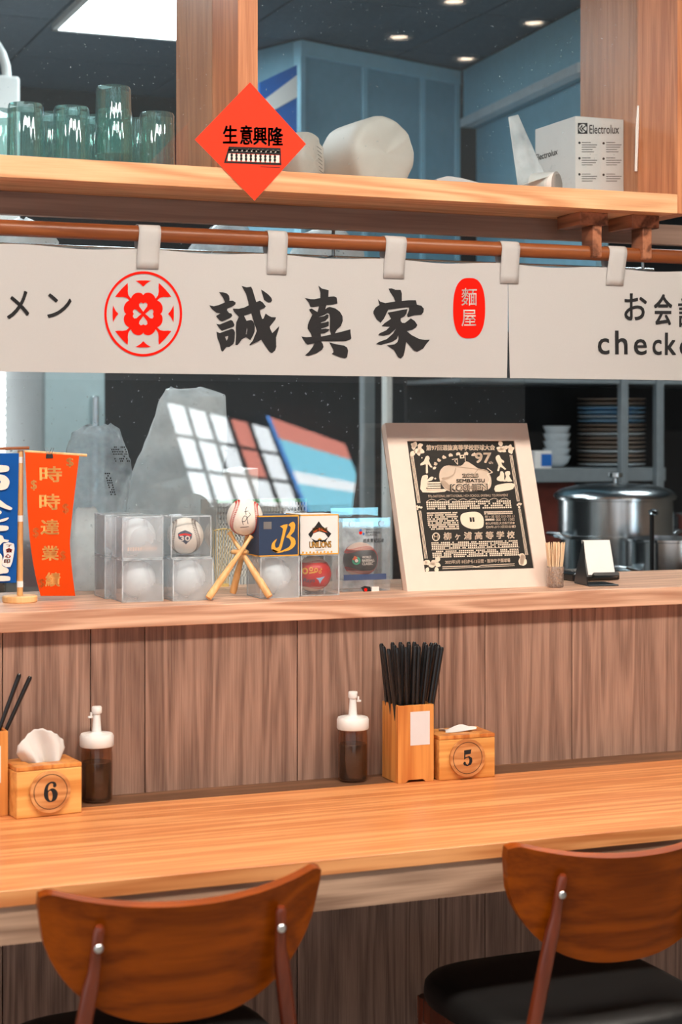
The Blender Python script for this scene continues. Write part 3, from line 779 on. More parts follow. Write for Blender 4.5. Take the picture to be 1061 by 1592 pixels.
# ================================================================== table things
def tissue_box(num_polys, label, loc, rz, w, d, h, standing):
    t = thing('tissue_box', label, 'tissue box', loc, rz, 'wooden tissue boxes with table numbers')
    e = 0.008
    b = MB().box(-w / 2, w / 2, 0, d, 0, h - e).build('body', 'bamboo_x', t, bevel=0.002)
    lid = MB()
    lid.box(-w / 2, -0.028, 0, d, h - e + 0.0004, h); lid.box(0.028, w / 2, 0, d, h - e + 0.0004, h)
    lid.box(-0.028, 0.028, 0, d * 0.36, h - e + 0.0004, h); lid.box(-0.028, 0.028, d * 0.64, d, h - e + 0.0004, h)
    lid.build('lid', 'bamboo_z', t, bevel=0.0012)
    mr = 0.0375; cx, cz = 0.0 if standing else -0.002, h / 2 - 0.001
    md = MB().lathe([(0.0001, 0), (mr, 0), (mr, -0.005), (0.0001, -0.005)], (cx, 0, cz), 48, M=Matrix.Rotation(-pi / 2, 3, 'X')).build('number_disc', 'medal_wood', t, smooth=30)
    md.data.transform(Matrix.Translation((0, -0.0015, 0)))
    k = Ink(lambda x, y: Vector((cx + x, -0.0068, cz - y)))
    k.ring(0, 0, 0.0305, 0.0316, 1, 64)
    k.shape(num_polys); k.build('number', 'ink', md)
    def sheet(u, v):
        a = (u - 0.5) * 2
        if standing:
            wd = 0.027 + 0.021 * min(1, v * 1.6) * (1 - 0.12 * v)
            top = 0.064 - 0.026 * abs(a) ** 1.6
            return Vector((a * wd, d / 2 + 0.012 * sin(a * 5 + v * 3) * (1 - v * 0.4) + 0.006 * v, h - 0.006 + v * top + 0.001 * sin(a * 21)))
        return Vector((a * 0.034 + 0.004 * sin(v * 6), d / 2 - 0.012 + v * 0.03, h + 0.001 + 0.011 * sin(pi * v) * (0.6 + 0.4 * sin(a * 4 + 1)) + 0.004 * (a > 0) * a))
    ts = MB().grid(sheet, 26, 16).build('tissue', 'tissue', t, smooth=80)
    md2 = ts.modifiers.new('thick', 'SOLIDIFY'); md2.thickness = 0.0008
    return t
S6 = 1000 * 0.0285 / (1000 * 150)
SIX = [[(345, 930), (355, 940), (358, 960), (345, 970), (332, 962), (333, 945), (320, 937), (300, 950), (292, 985), (300, 985), (320, 975), (345, 980), (365, 1005), (366, 1035), (352, 1062), (325, 1073), (295, 1070), (270, 1045), (262, 1010), (268, 970), (285, 940), (315, 925), (335, 926)], [(295, 1005), (308, 990), (322, 1000), (328, 1030), (322, 1060), (312, 1065), (300, 1050), (296, 1025)]]
FIVE = [[(780, 655), (838, 650), (832, 682), (790, 687), (790, 705), (820, 698), (842, 712), (846, 738), (835, 760), (805, 771), (780, 762), (773, 748), (780, 736), (793, 739), (795, 753), (808, 761), (820, 745), (822, 722), (812, 708), (795, 712), (780, 722)]]
sx6 = [[((x - 314) * 0.000245, (y - 999) * 0.000245) for x, y in smooth_loop(pl, 3)] for pl in SIX]
sx5 = [[((x - 809) * 0.000275, (y - 711) * 0.000275) for x, y in pl] for pl in FIVE]
b6 = atz(77, 1269, TABLE_Z)
tissue_box(sx6, 'bamboo tissue box with a round number 6 disc and a raised tissue', (b6.x + 0.0, b6.y, TABLE_Z), radians(6), 0.122, 0.088, 0.092, True)
b5 = atz(727, 1211, TABLE_Z)
tissue_box(sx5, 'bamboo tissue box with a round number 5 disc and a flat folded tissue', (b5.x, b5.y, TABLE_Z), radians(-2), 0.121, 0.088, 0.088, False)

def sauce_bottle(label, px, py, tab):
    p = atz(px, py, TABLE_Z) + Vector((0, 0.027, 0))
    t = thing('sauce_bottle', label, 'bottle', p, tab, 'sauce bottles on the bar table')
    MB().lathe([(0.026, 0), (0.029, 0.003), (0.0295, 0.01), (0.0295, 0.088), (0.0285, 0.094), (0.0285, 0.103), (0.0275, 0.103), (0.0275, 0.09), (0.0285, 0.08), (0.0285, 0.004), (0.0001, 0.0035)], n=36).build('body', 'bottle_clear', t, smooth=50, weld='keep')
    MB().lathe([(0.0265, 0.004), (0.0275, 0.01), (0.0275, 0.072), (0.0265, 0.0735), (0.0001, 0.0735)], n=36).build('sauce', 'sauce', t, smooth=50)
    cp = MB().lathe([(0.0305, 0.102), (0.0318, 0.104), (0.0318, 0.121), (0.0295, 0.1255), (0.012, 0.127), (0.0088, 0.129), (0.0072, 0.150), (0.0066, 0.162), (0.0085, 0.163), (0.0095, 0.165), (0.0095, 0.174), (0.0085, 0.176), (0.0001, 0.176)], n=32).build('cap', 'white_plastic', t, smooth=35)
    MB().box(-0.0165, -0.008, -0.0025, 0.0025, 0.155, 0.159).box(-0.0125, -0.009, -0.0025, 0.0025, 0.157, 0.166).build('flip_tab', 'white_plastic', cp, bevel=0.0008)
    return t
sauce_bottle('clear squeeze bottle of dark sauce with white nozzle, beside the number 6 box', 156, 1249, 0.0)
sauce_bottle('clear squeeze bottle of dark sauce with white nozzle, beside the chopstick holder', 557, 1217, radians(170))

def holder(label, x1, y0, w, rz):                    # x1: right front corner
    t = thing('chopstick_holder', label, 'chopstick holder', (x1 - w / 2, y0, TABLE_Z), rz, 'bamboo chopstick holders')
    h, e, d = 0.152, 0.006, w
    MB().prism([(-w / 2, 0), (-w / 4 - 0.002, 0), (-w / 4 + 0.004, 0.005), (w / 4 - 0.004, 0.005), (w / 4 + 0.002, 0), (w / 2, 0), (w / 2, h), (-w / 2, h)], lambda u, v, dd: (u, dd, v), 0, e).build('front_board', 'bamboo_z', t, bevel=0.001)
    MB().box(-w / 2, w / 2, d - e, d, 0, h).build('back_board', 'bamboo_z', t, bevel=0.001)
    for s in (-1, 1):
        xa, xb = sorted((s * w / 2, s * (w / 2 - e)))
        MB().box(xa, xb, e + 0.0002, d - e - 0.0002, 0, h).build('side_board', 'bamboo_z', t, bevel=0.0008)
    MB().box(-w / 2 + e, w / 2 - e, e, d - e, 0.006, 0.011).build('bottom_board', 'bamboo_z', t)
    return t
hw = 0.078
hr = atz(675, 1214, TABLE_Z)
h5 = holder('square bamboo chopstick holder full of black chopsticks between bottle and box', hr.x, hr.y, hw, 0)
MB().box(-0.012, 0.030, -0.0004, -0.0001, 0.073, 0.139).build('sticker', 'sticker', h5)
hl = atz(12.5, 1268, TABLE_Z)
h6 = holder('square bamboo chopstick holder with a white sticker, cut by the left picture edge', hl.x, hl.y, hw, 0)
MB().box(-0.014, 0.026, -0.0004, -0.0001, 0.060, 0.126).build('sticker', 'sticker', h6)

stick_mb = MB()
stick_mb.tube([(0, 0, 0), (0, 0, 0.003), (0, 0, 0.24), (0, 0, 0.250), (0, 0, 0.2535)], [0.002, 0.0026, 0.0043, 0.0043, 0.0028], 10)
stick0 = None
def stick(label, base, top):
    global stick0
    if stick0 is None:
        stick0 = stick_mb.build('chopstick', 'black_plastic', smooth=40); o = stick0
    else:
        o = stick0.copy(); COL.objects.link(o)
    d = (Vector(top) - Vector(base)).normalized()
    o.location = base; o.rotation_mode = 'QUATERNION'; o.rotation_quaternion = Vector((0, 0, 1)).rotation_difference(d)
    return tag(o, label, 'chopstick', 'black chopsticks in the holders')
hx, hy = hr.x - hw / 2, hr.y + hw / 2
rr = random.Random(3)
for i in range(24):
    row = i % 3; k = (i // 3) / 7
    bx = hx - 0.026 + 0.05 * k + rr.uniform(-0.003, 0.003); by = hy - 0.022 + 0.021 * row + rr.uniform(-0.002, 0.002)
    tx = hx - 0.053 + 0.122 * k + rr.uniform(-0.006, 0.006) + 0.004 * row
    ty = hy - 0.027 + 0.025 * row
    stick('black chopstick in the full holder, %s row, %s' % (('front', 'middle', 'back')[row], ('leftmost', 'second from the left', 'third from the left', 'fourth from the left', 'fourth from the right', 'third from the right', 'second from the right', 'rightmost')[i // 3]), (0.8 * bx + 0.2 * hx, by, TABLE_Z + 0.0125 + 0.002 * row), (tx, ty, TABLE_Z + 0.27))
lx, ly = hl.x - hw / 2, hl.y + hw / 2
for i, (px, py, l) in enumerate(((30, 1049, 'black chopstick leaning right from the left holder, the upper of two'), (43, 1061, 'black chopstick leaning right from the left holder, the lower of two'))):
    tip = at(px, py, ly + 0.006 * i)
    stick(l, (lx - 0.024 + 0.006 * i, ly - 0.012 + 0.02 * i, TABLE_Z + 0.0125), tip)

# ================================================================== baseballs, cases and boxes on the ledge
BR = 0.0365
def seam_pts(n, r):
    a, b = 0.75, 0.25; out = []
    for i in range(n):
        t = 2 * pi * i / n
        out.append(Vector((a * cos(t) + b * cos(3 * t), a * sin(t) - b * sin(3 * t), 2 * sqrt(a * b) * sin(2 * t))).normalized() * r)
    return out
def stitches(M, r=BR):
    m = MB(); n = 108; p = seam_pts(n, r * 1.004)
    for i in range(n):
        q0, q1 = p[i], p[(i + 1) % n]; d = (q1 - q0).normalized(); nrm = q0.normalized(); s = nrm.cross(d)
        for sg in (-1, 1):
            a = (q0 + s * sg * 0.0008).normalized() * r * 1.004; b = (q0 + s * sg * 0.0050 - d * 0.0016).normalized() * r * 1.004
            m.tube([M @ a, M @ b], [0.0008, 0.0008], 4, caps=False)
    return m
def face_basis(rz=0.0):
    f = Vector((-sin(YAW * 0.8 + rz), -cos(YAW * 0.8 + rz), 0)); r = Vector((-f.y, f.x, 0)); return r, f
def on_ball(c, r, basis, k=1.008):
    R, Fd = basis
    def fn(x, y):
        v = R * x + Vector((0, 0, -y)); s = max(0.0, r * r - v.length_squared)
        return Vector(c) + (v + Fd * sqrt(s)).normalized() * r * k
    return fn
def ball(label, c, cover, thread, rot, group='baseballs on the ledge'):
    t = thing('baseball', label, 'baseball', (c[0], c[1], c[2] - BR), 0, group)
    MB().sphere((0, 0, BR), BR, 40, 24).build('cover', cover, t, smooth=80)
    R_, F_ = face_basis(); U_ = Vector((0, 0, 1))    # turn the horseshoe of the seam to the viewer, then roll and tilt it
    L = Matrix((Vector((1, 1, 0)).normalized(), Vector((0, 0, 1)), Vector((1, -1, 0)).normalized()))
    W_ = Matrix((R_, U_, F_)).transposed()
    M = W_ @ Matrix.Rotation(rot[0], 3, 'Z') @ Matrix.Rotation(rot[1], 3, 'X') @ L
    s = stitches(M); s.v = [(x, y, z + BR) for x, y, z in s.v]
    s.build('stitches', thread, t)
    return t
CS = 0.0835
def case(label, x0, y0, z0, group='clear ball cases on the ledge', mat='acrylic'):
    t = thing('ball_case', label, 'display case', (x0 + CS / 2, y0 + CS / 2, z0), 0, group)
    h = CS / 2; w = 0.0028
    m = MB().box(-h, h, -h, h, 0, CS); m.inbox(-h + w, h - w, -h + w, h - w, w, CS - w)
    m.build('shell', mat, t, weld='keep')
    g = 0.0011; m = MB()
    for a in (-h, h - 2 * g):
        for b in (-h, h - 2 * g):
            m.box(a, a + 2 * g, b, b + 2 * g, 0, CS); 
        for z_ in (0, CS - 2 * g):
            m.box(a, a + 2 * g, -h, h, z_, z_ + 2 * g); m.box(-h, h, a, a + 2 * g, z_, z_ + 2 * g)
    m.build('edges', 'acrylic_edge', t)  # pale bars draw the bright glints along the acrylic edges
    MB().lathe([(0.012, w), (0.018, w), (0.018, w + 0.005), (0.014, w + 0.004)], n=24).build('ball_ring', 'acrylic', t, smooth=40)
    return t
def case_ball(x0, y0, z0): return (x0 + CS / 2, y0 + CS / 2, z0 + 0.0028 + 0.0025 + BR)

zA = LEDGE_Z
cA = atz(190, 937, LEDGE_Z); cB = atz(269, 935, LEDGE_Z); cC = atz(405, 931, LEDGE_Z); cD = atz(468.5, 927.5, LEDGE_Z)
cases = {}
for nm, (x, y), lv, lab, blab, cover in (
    ('A0', (cA.x, cA.y), 0, 'lower clear case with a silvery ball, left stack beside the orange flag', 'silvery baseball in the lower case beside the orange flag', 'silver_leather'),
    ('A1', (cA.x, cA.y), 1, 'upper clear case with a silvery ball, left stack beside the orange flag', 'silvery baseball in the upper case beside the orange flag', 'silver_leather'),
    ('B0', (cB.x, cB.y), 0, 'lower clear case with a pale ball under the one marked 30', 'pale baseball in the case under the one marked 30', 'silver_leather'),
    ('B1', (cB.x - 0.004, cB.y), 1, 'upper clear case holding the baseball with the 30 emblem', 'cream baseball with dark stitches and a red and blue 30 emblem', 'white_leather'),
    ('C0', (cC.x, cC.y), 0, 'clear case with a white ball under the navy box', 'white baseball in the case under the navy box', 'silver_leather'),
    ('D0', (cD.x, cD.y), 0, 'clear case with a red ball under the white team box', 'red and white baseball with blue lettering in a clear case', 'white_leather'),
    ('E0', (cA.x - 0.012, cA.y + 0.09), 0, 'lower clear case standing behind the left stack', 'white baseball in the lower case behind the left stack', 'silver_leather'),
    ('E1', (cA.x - 0.012, cA.y + 0.09), 1, 'upper clear case standing behind the left stack', 'white baseball in the upper case behind the left stack', 'silver_leather')):
    z0 = zA + lv * (CS + 0.0005)
    case(lab, x, y, z0, mat='acrylic' if nm in ('B1', 'D0') else 'acrylic_frost')
    c = case_ball(x, y, z0); cases[nm] = c
    th = {'B1': 'grey_thread', 'D0': 'red_thread'}.get(nm, 'silver_thread')
    o = ball(blab, c, cover, th, (pi / 2 if nm == 'D0' else 0.06, 0.5 if nm != 'D0' else 0.45))
    loc = Vector((0, 0, BR))
    if nm == 'B1':
        bs = face_basis(); f1 = on_ball(loc, BR, bs)
        Ink(f1).blob([(-0.014, -0.006), (-0.008, -0.010), (0, -0.013), (0.008, -0.010), (0.014, -0.006), (0.013, 0.003), (0.009, 0.008), (0.002, 0.015), (-0.008, 0.008), (-0.013, 0.003)]).build('emblem', 'navy_card', o)
        f2 = on_ball(loc, BR, bs, 1.012)
        Ink(f2).blob([(-0.013, -0.004), (-0.006, -0.006), (0, -0.007), (0.006, -0.006), (0.013, -0.004), (0.011, -0.001), (0, -0.003), (-0.011, -0.001)]).build('emblem_band', 'red_print', o)
        Ink(on_ball(loc, BR, bs, 1.016)).text('30', -0.010, 0.010, -0.002, 0.008, 0.05).build('lettering', 'white_print', o)
    if nm == 'D0':
        bs = face_basis()
        def patch(u, v, bs=bs, loc=loc):
            ang = (u - 0.5) * 2.9; el = (v - 0.5) * 1.45
            R, Fd = bs
            return loc + (R * sin(ang) * cos(el) + Fd * cos(ang) * cos(el) + Vector((0, 0, 1)) * sin(el)) * BR * 1.006
        MB().grid(patch, 24, 14).build('red_patch', 'red_leather', o, smooth=80)
        f = on_ball(loc, BR, bs, 1.02)
        Ink(f).text('Rays', -0.022, 0.002, 0.006, 0.017, 0.02, 0.2).build('lettering', 'navy_card', o)
        k = Ink(f); k.blob([(0.004, 0.006), (0.013, 0.005), (0.022, 0.003), (0.016, 0.010), (0.012, 0.018), (0.009, 0.010)]); k.build('emblem', 'blue_plate', o)
        k = Ink(f)
        for px_, py_, r_ in ((-0.018, -0.008, 0.006), (-0.006, -0.012, 0.004), (0.004, -0.010, 0.004), (0.012, -0.006, 0.003)):
            k.ring(px_, py_, r_, r_ * 0.5, 1.1, 20)
        k.line([(-0.010, -0.004), (0.002, -0.006), (0.016, -0.012)], 0.003)
        k.build('doodle', 'gold_card', o)
# pale print on the front of the upper left case
o = thing('case_insert', 'pale printed card in the front of the upper left clear case', 'card', (cA.x + CS / 2, cA.y + 0.0035, zA + CS + 0.0036))
MB().prism([(-0.036, 0), (0.036, 0), (0.036, 0.026), (0.026, 0.026), (0.024, 0.044), (0.014, 0.056), (0, 0.06), (-0.014, 0.056), (-0.024, 0.044), (-0.026, 0.026), (-0.036, 0.026)], lambda u, v, d: (u, d, v), 0, 0.0006).build('card', 'acrylic', o)
Ink(lambda x, y: Vector((x, -0.0004, y))).put([], []).build('lettering', 'pink_leather', o) if False else None
k = Ink(lambda x, y: Vector((x, -0.0004, -y))); [k.rect(-0.03 + 0.005 * j, -0.0265 + 0.005 * j, -0.020, -0.013) for j in range(12)]; k.build('blurred_print', 'pink_leather', o)

# ball on three crossed bats
J = at(373, 858, 0.09)
bt = thing('bat_stand', 'three small crossed wooden bats forming a ball stand', 'ball stand', (J.x, J.y, LEDGE_Z))
def lb(p): return Vector(p) - bt.location
prof = [(0, 0.0058), (0.05, 0.0066), (0.08, 0.0066), (0.35, 0.0062), (0.6, 0.0046), (0.9, 0.0034), (0.97, 0.0036), (1.0, 0.005)]
feet = [atz(324, 934, LEDGE_Z), atz(362, 926, LEDGE_Z), atz(417, 931, LEDGE_Z) + Vector((0, -0.010, 0))]
tops = [at(391, 834, 0.078), at(358, 832, 0.075), at(357, 828, 0.112)]
tops[1] = at(385, 830, 0.118)
for fpt, tp in zip(feet, tops):
    a, b = Vector(fpt), Vector(tp)
    a.z += 0.005
    d = (b - a)
    MB().tube([lb(a + d * k) for k, _ in prof], [r * 1.12 for _, r in prof], 14).build('bat', 'pale_wood', bt, smooth=50)
m = MB()
for i in range(25):
    pass
R = 0.0145
m.tube([lb(J) + Vector((R * cos(2 * pi * i / 24), R * 0.85 * sin(2 * pi * i / 24), 0.0)) for i in range(25)], 0.0045, 8, caps=False)
m.build('binding_ring', 'pale_wood', bt, smooth=60)
bc = at(381, 804, 0.094)
o = ball('signed white baseball with red stitches resting on the crossed bats', bc, 'white_leather', 'red_thread', (-0.12, 0.5))
k = Ink(on_ball((0, 0, BR), BR, face_basis(0.0), 1.008))
for pts in ([(-0.004, 0.014), (-0.006, 0.004), (-0.002, -0.004), (0.003, -0.002), (0.000, 0.006), (-0.008, 0.008)], [(-0.010, 0.019), (0.010, 0.017)], [(0.002, -0.006), (0.001, -0.016), (0.004, -0.022)], [(-0.002, -0.012), (0.008, -0.014)], [(0.006, 0.012), (0.004, 0.0), (0.010, -0.006), (0.006, -0.010)]):
    k.line(smooth_loop(pts, 4)[:-4], 0.0011)
k.build('signature', 'ink', o)

# two cardboard boxes on top of the right cases
z1 = zA + CS + 0.0005
def card_box(name, label, x0, y0, w, mat, group):
    t = thing(name, label, 'box', (x0 + w / 2, y0 + w / 2, z1), 0, group)
    MB().box(-w / 2, w / 2, -w / 2, w / 2, 0, 0.081).build('carton', mat, t, bevel=0.001)
    m = MB()
    h = w / 2 + 0.0004
    for a, b in ((-h, h),):
        m.box(-h, h, -h, -h + 0.001, 0, 0.0022).box(-h, h, -h, -h + 0.001, 0.0788, 0.0814).box(h - 0.0014, h, -h, -h + 0.001, 0.0022, 0.0788)
        m.box(-h, -h + 0.001, -h, h, 0, 0.0022).box(-h, -h + 0.001, -h, h, 0.0788, 0.0814)
    m.build('gold_edge', 'gold_card', t)
    return t
n1 = card_box('ball_box', 'navy cardboard ball box with a gold letter B', cC.x - 0.003, cC.y, 0.084, 'navy_card', 'ball boxes on the cases')
z63 = lambda x, y: ((x - 424) / 3.12 * 0.00127, (y - 275) / 3.12 * 0.00127)
def on_n1(x, y, d=0.0006): a, b = z63(x, y); return Vector((a, -0.042 - d, 0.0405 - b))
k = Ink(on_n1)
k.shape([smooth_loop([(430, 228), (470, 218), (462, 250), (448, 300), (436, 340), (420, 354), (398, 352), (385, 335), (390, 308), (415, 288), (404, 312), (408, 332), (424, 328), (436, 290), (446, 240)], 2)])
k.shape([smooth_loop([(474, 222), (498, 206), (510, 222), (504, 255), (484, 276), (506, 288), (512, 316), (492, 340), (458, 352), (444, 346), (476, 332), (488, 310), (478, 288), (462, 282), (480, 256), (486, 232)], 2)])
k.line([(390, 342), (420, 356), (448, 350)], 8)
k.build('emblem', 'gold_card', n1)
k = Ink(on_n1); k.rect(344, 386, 204, 240); k.build('small_mark', 'ink_soft', n1)
n2 = card_box('ball_box', 'white cardboard ball box with an orange and black lions emblem', cD.x - 0.002, cD.y, 0.083, 'white_card', 'ball boxes on the cases')
def on_n2(x, y, d=0.0006): a, b = (x - 612) / 3.12 * 0.00127, (y - 275) / 3.12 * 0.00127; return Vector((a, -0.0415 - d, 0.0405 - b))
k = Ink(on_n2)
k.shape([[(552, 272), (590, 232), (608, 208), (626, 232), (676, 272), (660, 292), (640, 268), (612, 258), (580, 268), (566, 292)]])
k.shape([[(566, 292), (590, 304), (612, 306), (640, 302), (660, 288), (640, 318), (612, 292), (590, 318)]])
k.text('UNILIONS', 558, 676, 308, 342, 0.06)
k.line([(590, 352), (640, 352)], 1.5)
k.build('emblem', 'ink', n2)
k = Ink(lambda x, y: on_n2(x, y, 0.0012))
k.text('UNILIONS', 574, 654, 240, 258, 0.04); k.shape([[(600, 300), (626, 300), (613, 292)]])
k.text('UNILIONS', 560, 674, 311, 339, 0.0)
for i in range(9): k.disc(524 + 19 * i, 362 + 2 * (i % 2), 5, 5, 10)
k.build('emblem_fill', 'gold_card', n2)
k = Ink(lambda x, y: on_n2(x, y, 0.0009)); k.shape([[(575, 266), (612, 240), (655, 266), (640, 262), (612, 254), (590, 262)]]); k.build('emblem_flash', 'orange_card', n2)

# blister pack with the black ball
bp0 = atz(533, 921, LEDGE_Z); bp1 = atz(606, 918, LEDGE_Z)
bl = thing('blister_pack', 'clear hanging blister pack with printed card and a black baseball', 'package', ((bp0.x + bp1.x) / 2, bp0.y, LEDGE_Z))
bw = bp1.x - bp0.x; bh = 0.172
MB().box(-bw / 2, bw / 2, 0.0, 0.066, 0, bh - 0.018).inbox(-bw / 2 + 0.001, bw / 2 - 0.001, 0.001, 0.065, 0.001, bh - 0.019).build('clear_box', 'acrylic', bl, weld='keep')
MB().box(-bw / 2, bw / 2, 0.066, 0.068, 0, bh).build('clear_back', 'acrylic', bl)
MB().box(-bw / 2 + 0.003, bw / 2 - 0.012, 0.0625, 0.0635, 0.002, bh - 0.03).build('insert_card', 'acrylic_edge', bl)
for sx in (-0.62, 0.62):
    MB().lathe([(0.004, 0), (0.0062, 0), (0.0062, 0.002), (0.004, 0.002)], (sx * bw / 2, -0.0022, bh - 0.031), 20, M=Matrix.Rotation(-pi / 2, 3, 'X')).build('eyelet', 'steel', bl, smooth=40)
def on_bl(x, y, d=0.0008): return Vector(((x - 812) / 3.12 * 0.00128, -d, bh - 0.0 - (y - 132) / 3.12 * 0.00128))
k = Ink(on_bl)
for i, s in enumerate(('WORLD', 'BASEBALL', 'CLASSIC')): k.text(s, 806, (844, 886, 870)[i], 232 + 13 * i, 243 + 13 * i, 0.03)
k.text('經典賽紀念球', 792, 906, 282, 304, 0.015)
k.build('lettering', 'ink_soft', bl)
k = Ink(on_bl); k.disc(778, 252, 9); k.build('mark', 'red_print', bl)
k = Ink(lambda x, y: on_bl(x, y, 0.0012)); k.shape([[(778, 232), (786, 240), (778, 246), (768, 242)], [(788, 258), (794, 250), (800, 258), (794, 266)]]); k.build('mark', 'glow_blue' if False else 'sign_blue', bl)
MB().box(-bw / 2 + 0.004, bw / 2 - 0.008, 0.004, 0.058, 0.024, 0.026).build('ball_tray', 'acrylic', bl)
MB().box(-bw / 2 + 0.004, bw / 2 - 0.008, 0.003, 0.0036, 0.024, 0.036).build('blue_card', 'blue_card', bl)
k = Ink(lambda x, y: on_bl(x, y, 0.0006))
k.shape([[(780, 530), (800, 522), (832, 528), (838, 556), (800, 560)]]); k.build('foot_print', 'ink', bl)
k = Ink(lambda x, y: on_bl(x, y, 0.001)); k.disc(806, 542, 9); k.build('foot_mark', 'red_print', bl)
k = Ink(lambda x, y: on_bl(x, y, 0.0006)); k.rect(840, 880, 528, 556); k.build('foot_label', 'white_card', bl)
wc = Vector((bl.location.x + 0.002, bl.location.y + 0.040, LEDGE_Z + 0.064))
o = ball('black baseball with white tournament lettering inside the blister pack', wc, 'pink_leather', 'red_thread', (pi / 2, 0.45))
bs = face_basis()
def band(u, v):
    ang = (u - 0.5) * 3.0; el = (v - 0.5) * (1.25)
    R_, F_ = bs
    return Vector((0, 0, BR)) + (R_ * sin(ang) * cos(el) + F_ * cos(ang) * cos(el) + Vector((0, 0, 1)) * sin(el)) * BR * 1.006
MB().grid(band, 24, 14).build('black_band', 'black_leather', o, smooth=80)
f = on_ball((0, 0, BR), BR, bs, 1.018)
k = Ink(f)
for i, s in enumerate(('WORLD', 'BASEBALL', 'CLASSIC')): k.text(s, 0.001, (0.020, 0.028, 0.024)[i], -0.010 + 0.0068 * i, -0.0045 + 0.0068 * i, 0.03)
k.build('lettering', 'white_print', o)
k = Ink(f); k.ring(-0.011, 0.0, 0.0085, 0.005, 1.0, 24); k.build('emblem', 'teal_print', o)
k = Ink(on_ball((0, 0, BR), BR, bs, 1.024)); k.blob([(-0.019, -0.002), (-0.014, -0.010), (-0.008, -0.006), (-0.013, -0.001)]); k.build('emblem', 'orange_card', o)
k = Ink(on_ball((0, 0, BR), BR, bs, 1.024)); k.disc(-0.0105, 0.0, 0.0035); k.build('emblem', 'white_print', o)

# ================================================================== framed plaque
FBL = Vector((1.4975, 0.088, LEDGE_Z)); FW = 0.343; lean = Vector((0, 0.118, 0.352)); FH = lean.length; FV = lean.normalized()
FN = Vector((0, -FV.z, FV.y))                        # front normal
pq = thing('framed_plaque', 'pale square frame around a black plaque, leaning on the ledge', 'picture frame', FBL + Vector((FW / 2, 0, 0)))
def fp(u, v, d=0.0): return Vector((-FW / 2 + u, 0, 0)) + FV * v + FN * d
bwl, bwr, bwt, bwb = 0.046, 0.038, 0.0405, 0.041
TH = 0.02
for u0, u1, v0, v1 in ((0, bwl, 0, FH), (FW - bwr, FW, 0, FH), (bwl, FW - bwr, 0, bwb), (bwl, FW - bwr, FH - bwt, FH)):
    MB().prism([(u0, v0), (u1, v0), (u1, v1), (u0, v1)], lambda u, v, d: fp(u, v, d), 0, -TH).build('frame_board', 'frame_wood', pq)
MB().prism([(0.001, 0.004), (FW - 0.001, 0.004), (FW - 0.001, FH - 0.004), (0.001, FH - 0.004)], lambda u, v, d: fp(u, v, d), -TH, -TH - 0.006).build('back_board', 'apron_wood', pq)
MB().prism([(bwl, bwb), (FW - bwr, bwb), (FW - bwr, FH - bwt), (bwl, FH - bwt)], lambda u, v, d: fp(u, v, d), -0.004, -0.009).build('plaque', 'plaque_black', pq)
MB().tube([fp(FW / 2, FH * 0.7, -TH - 0.008), Vector((0, 0.160, 0.004))], 0.004, 8).build('easel_leg', 'black_matt', pq)
IW, IH = FW - bwl - bwr, FH - bwb - bwt
def pl8(x, y, d=-0.0035):                            # x, y on the plaque picture
    t = (y - 38) / 1020.0
    u = (x - (55 + 135 * t)) / (850 + 12 * t)
    return fp(bwl + IW * u, bwb + IH * (1 - t), d)
k = Ink(pl8)
k.text('第97回選抜高等学校野球大会', 208, 752, 66, 112, 0.05)
for s in (0, 9, 18):
    k.line([(88 + s, 150), (142 + s, 525)], 5); k.line([(150 + s * 0.8, 585), (196 + s, 955)], 4)
    k.line([(872 + s, 150), (928 + s, 525)], 4); k.line([(938 + s * 0.8, 585), (990 + s, 950)], 4)
k.line([(330, 1022), (560, 1022), (600, 1030), (640, 1020), (900, 1016)], 5); k.line([(330, 1036), (900, 1030)], 4)
rl = random.Random(5)
def leaf(cx, cy, r, a):
    pts = [(0, 0), (0.5, 0.42), (0.9, 0.3), (1.2, 0), (0.9, -0.3), (0.5, -0.42)]
    k.shape([smooth_loop([(cx + r * (p * cos(a) - q_ * sin(a)), cy + r * (p * sin(a) + q_ * cos(a))) for p, q_ in pts], 2)])
for cx, cy, arr in ((135, 95, 0.4), (835, 92, 2.6), (250, 1000, -0.5), (965, 990, 3.6), (150, 555, 1.2), (940, 550, 1.2)):
    big = 1.0 if cy < 200 or cy > 900 else 0.45
    for j in range(9 if big == 1 else 5):
        a = arr + j * 2.4; leaf(cx + rl.uniform(-34, 34) * big, cy + rl.uniform(-22, 22) * big, rl.uniform(34, 50) * big, a)
# players as plain figures
def player(pts): k.shape([smooth_loop(pts, 2)])
player([(205, 160), (225, 155), (235, 175), (230, 195), (250, 235), (258, 245), (240, 245), (220, 220), (222, 285), (205, 290), (205, 225), (190, 225), (165, 230), (165, 215), (190, 195)])
player([(765, 158), (785, 150), (795, 168), (805, 185), (825, 200), (822, 215), (805, 210), (812, 235), (840, 262), (830, 270), (795, 245), (785, 278), (770, 276), (780, 235), (765, 200), (758, 175)])
player([(185, 310), (215, 305), (222, 325), (215, 345), (245, 320), (265, 325), (250, 350), (215, 360), (220, 400), (205, 410), (240, 425), (350, 418), (352, 440), (180, 442), (165, 380), (172, 330)])
k.disc(278, 335, 7); k.disc(175, 170, 5)
for j in range(4): k.rect(215, 320, 362 + 18 * j, 374 + 18 * j)
player([(795, 285), (815, 285), (825, 310), (825, 345), (838, 365), (810, 362), (790, 362), (765, 350), (770, 330), (790, 315)])
player([(840, 285), (868, 282), (875, 305), (865, 320), (885, 355), (888, 365), (832, 362), (840, 325), (832, 300)])
k.shape([smooth_loop([(752, 400), (800, 385), (860, 378), (905, 385), (895, 425), (830, 440), (752, 445)], 2)])
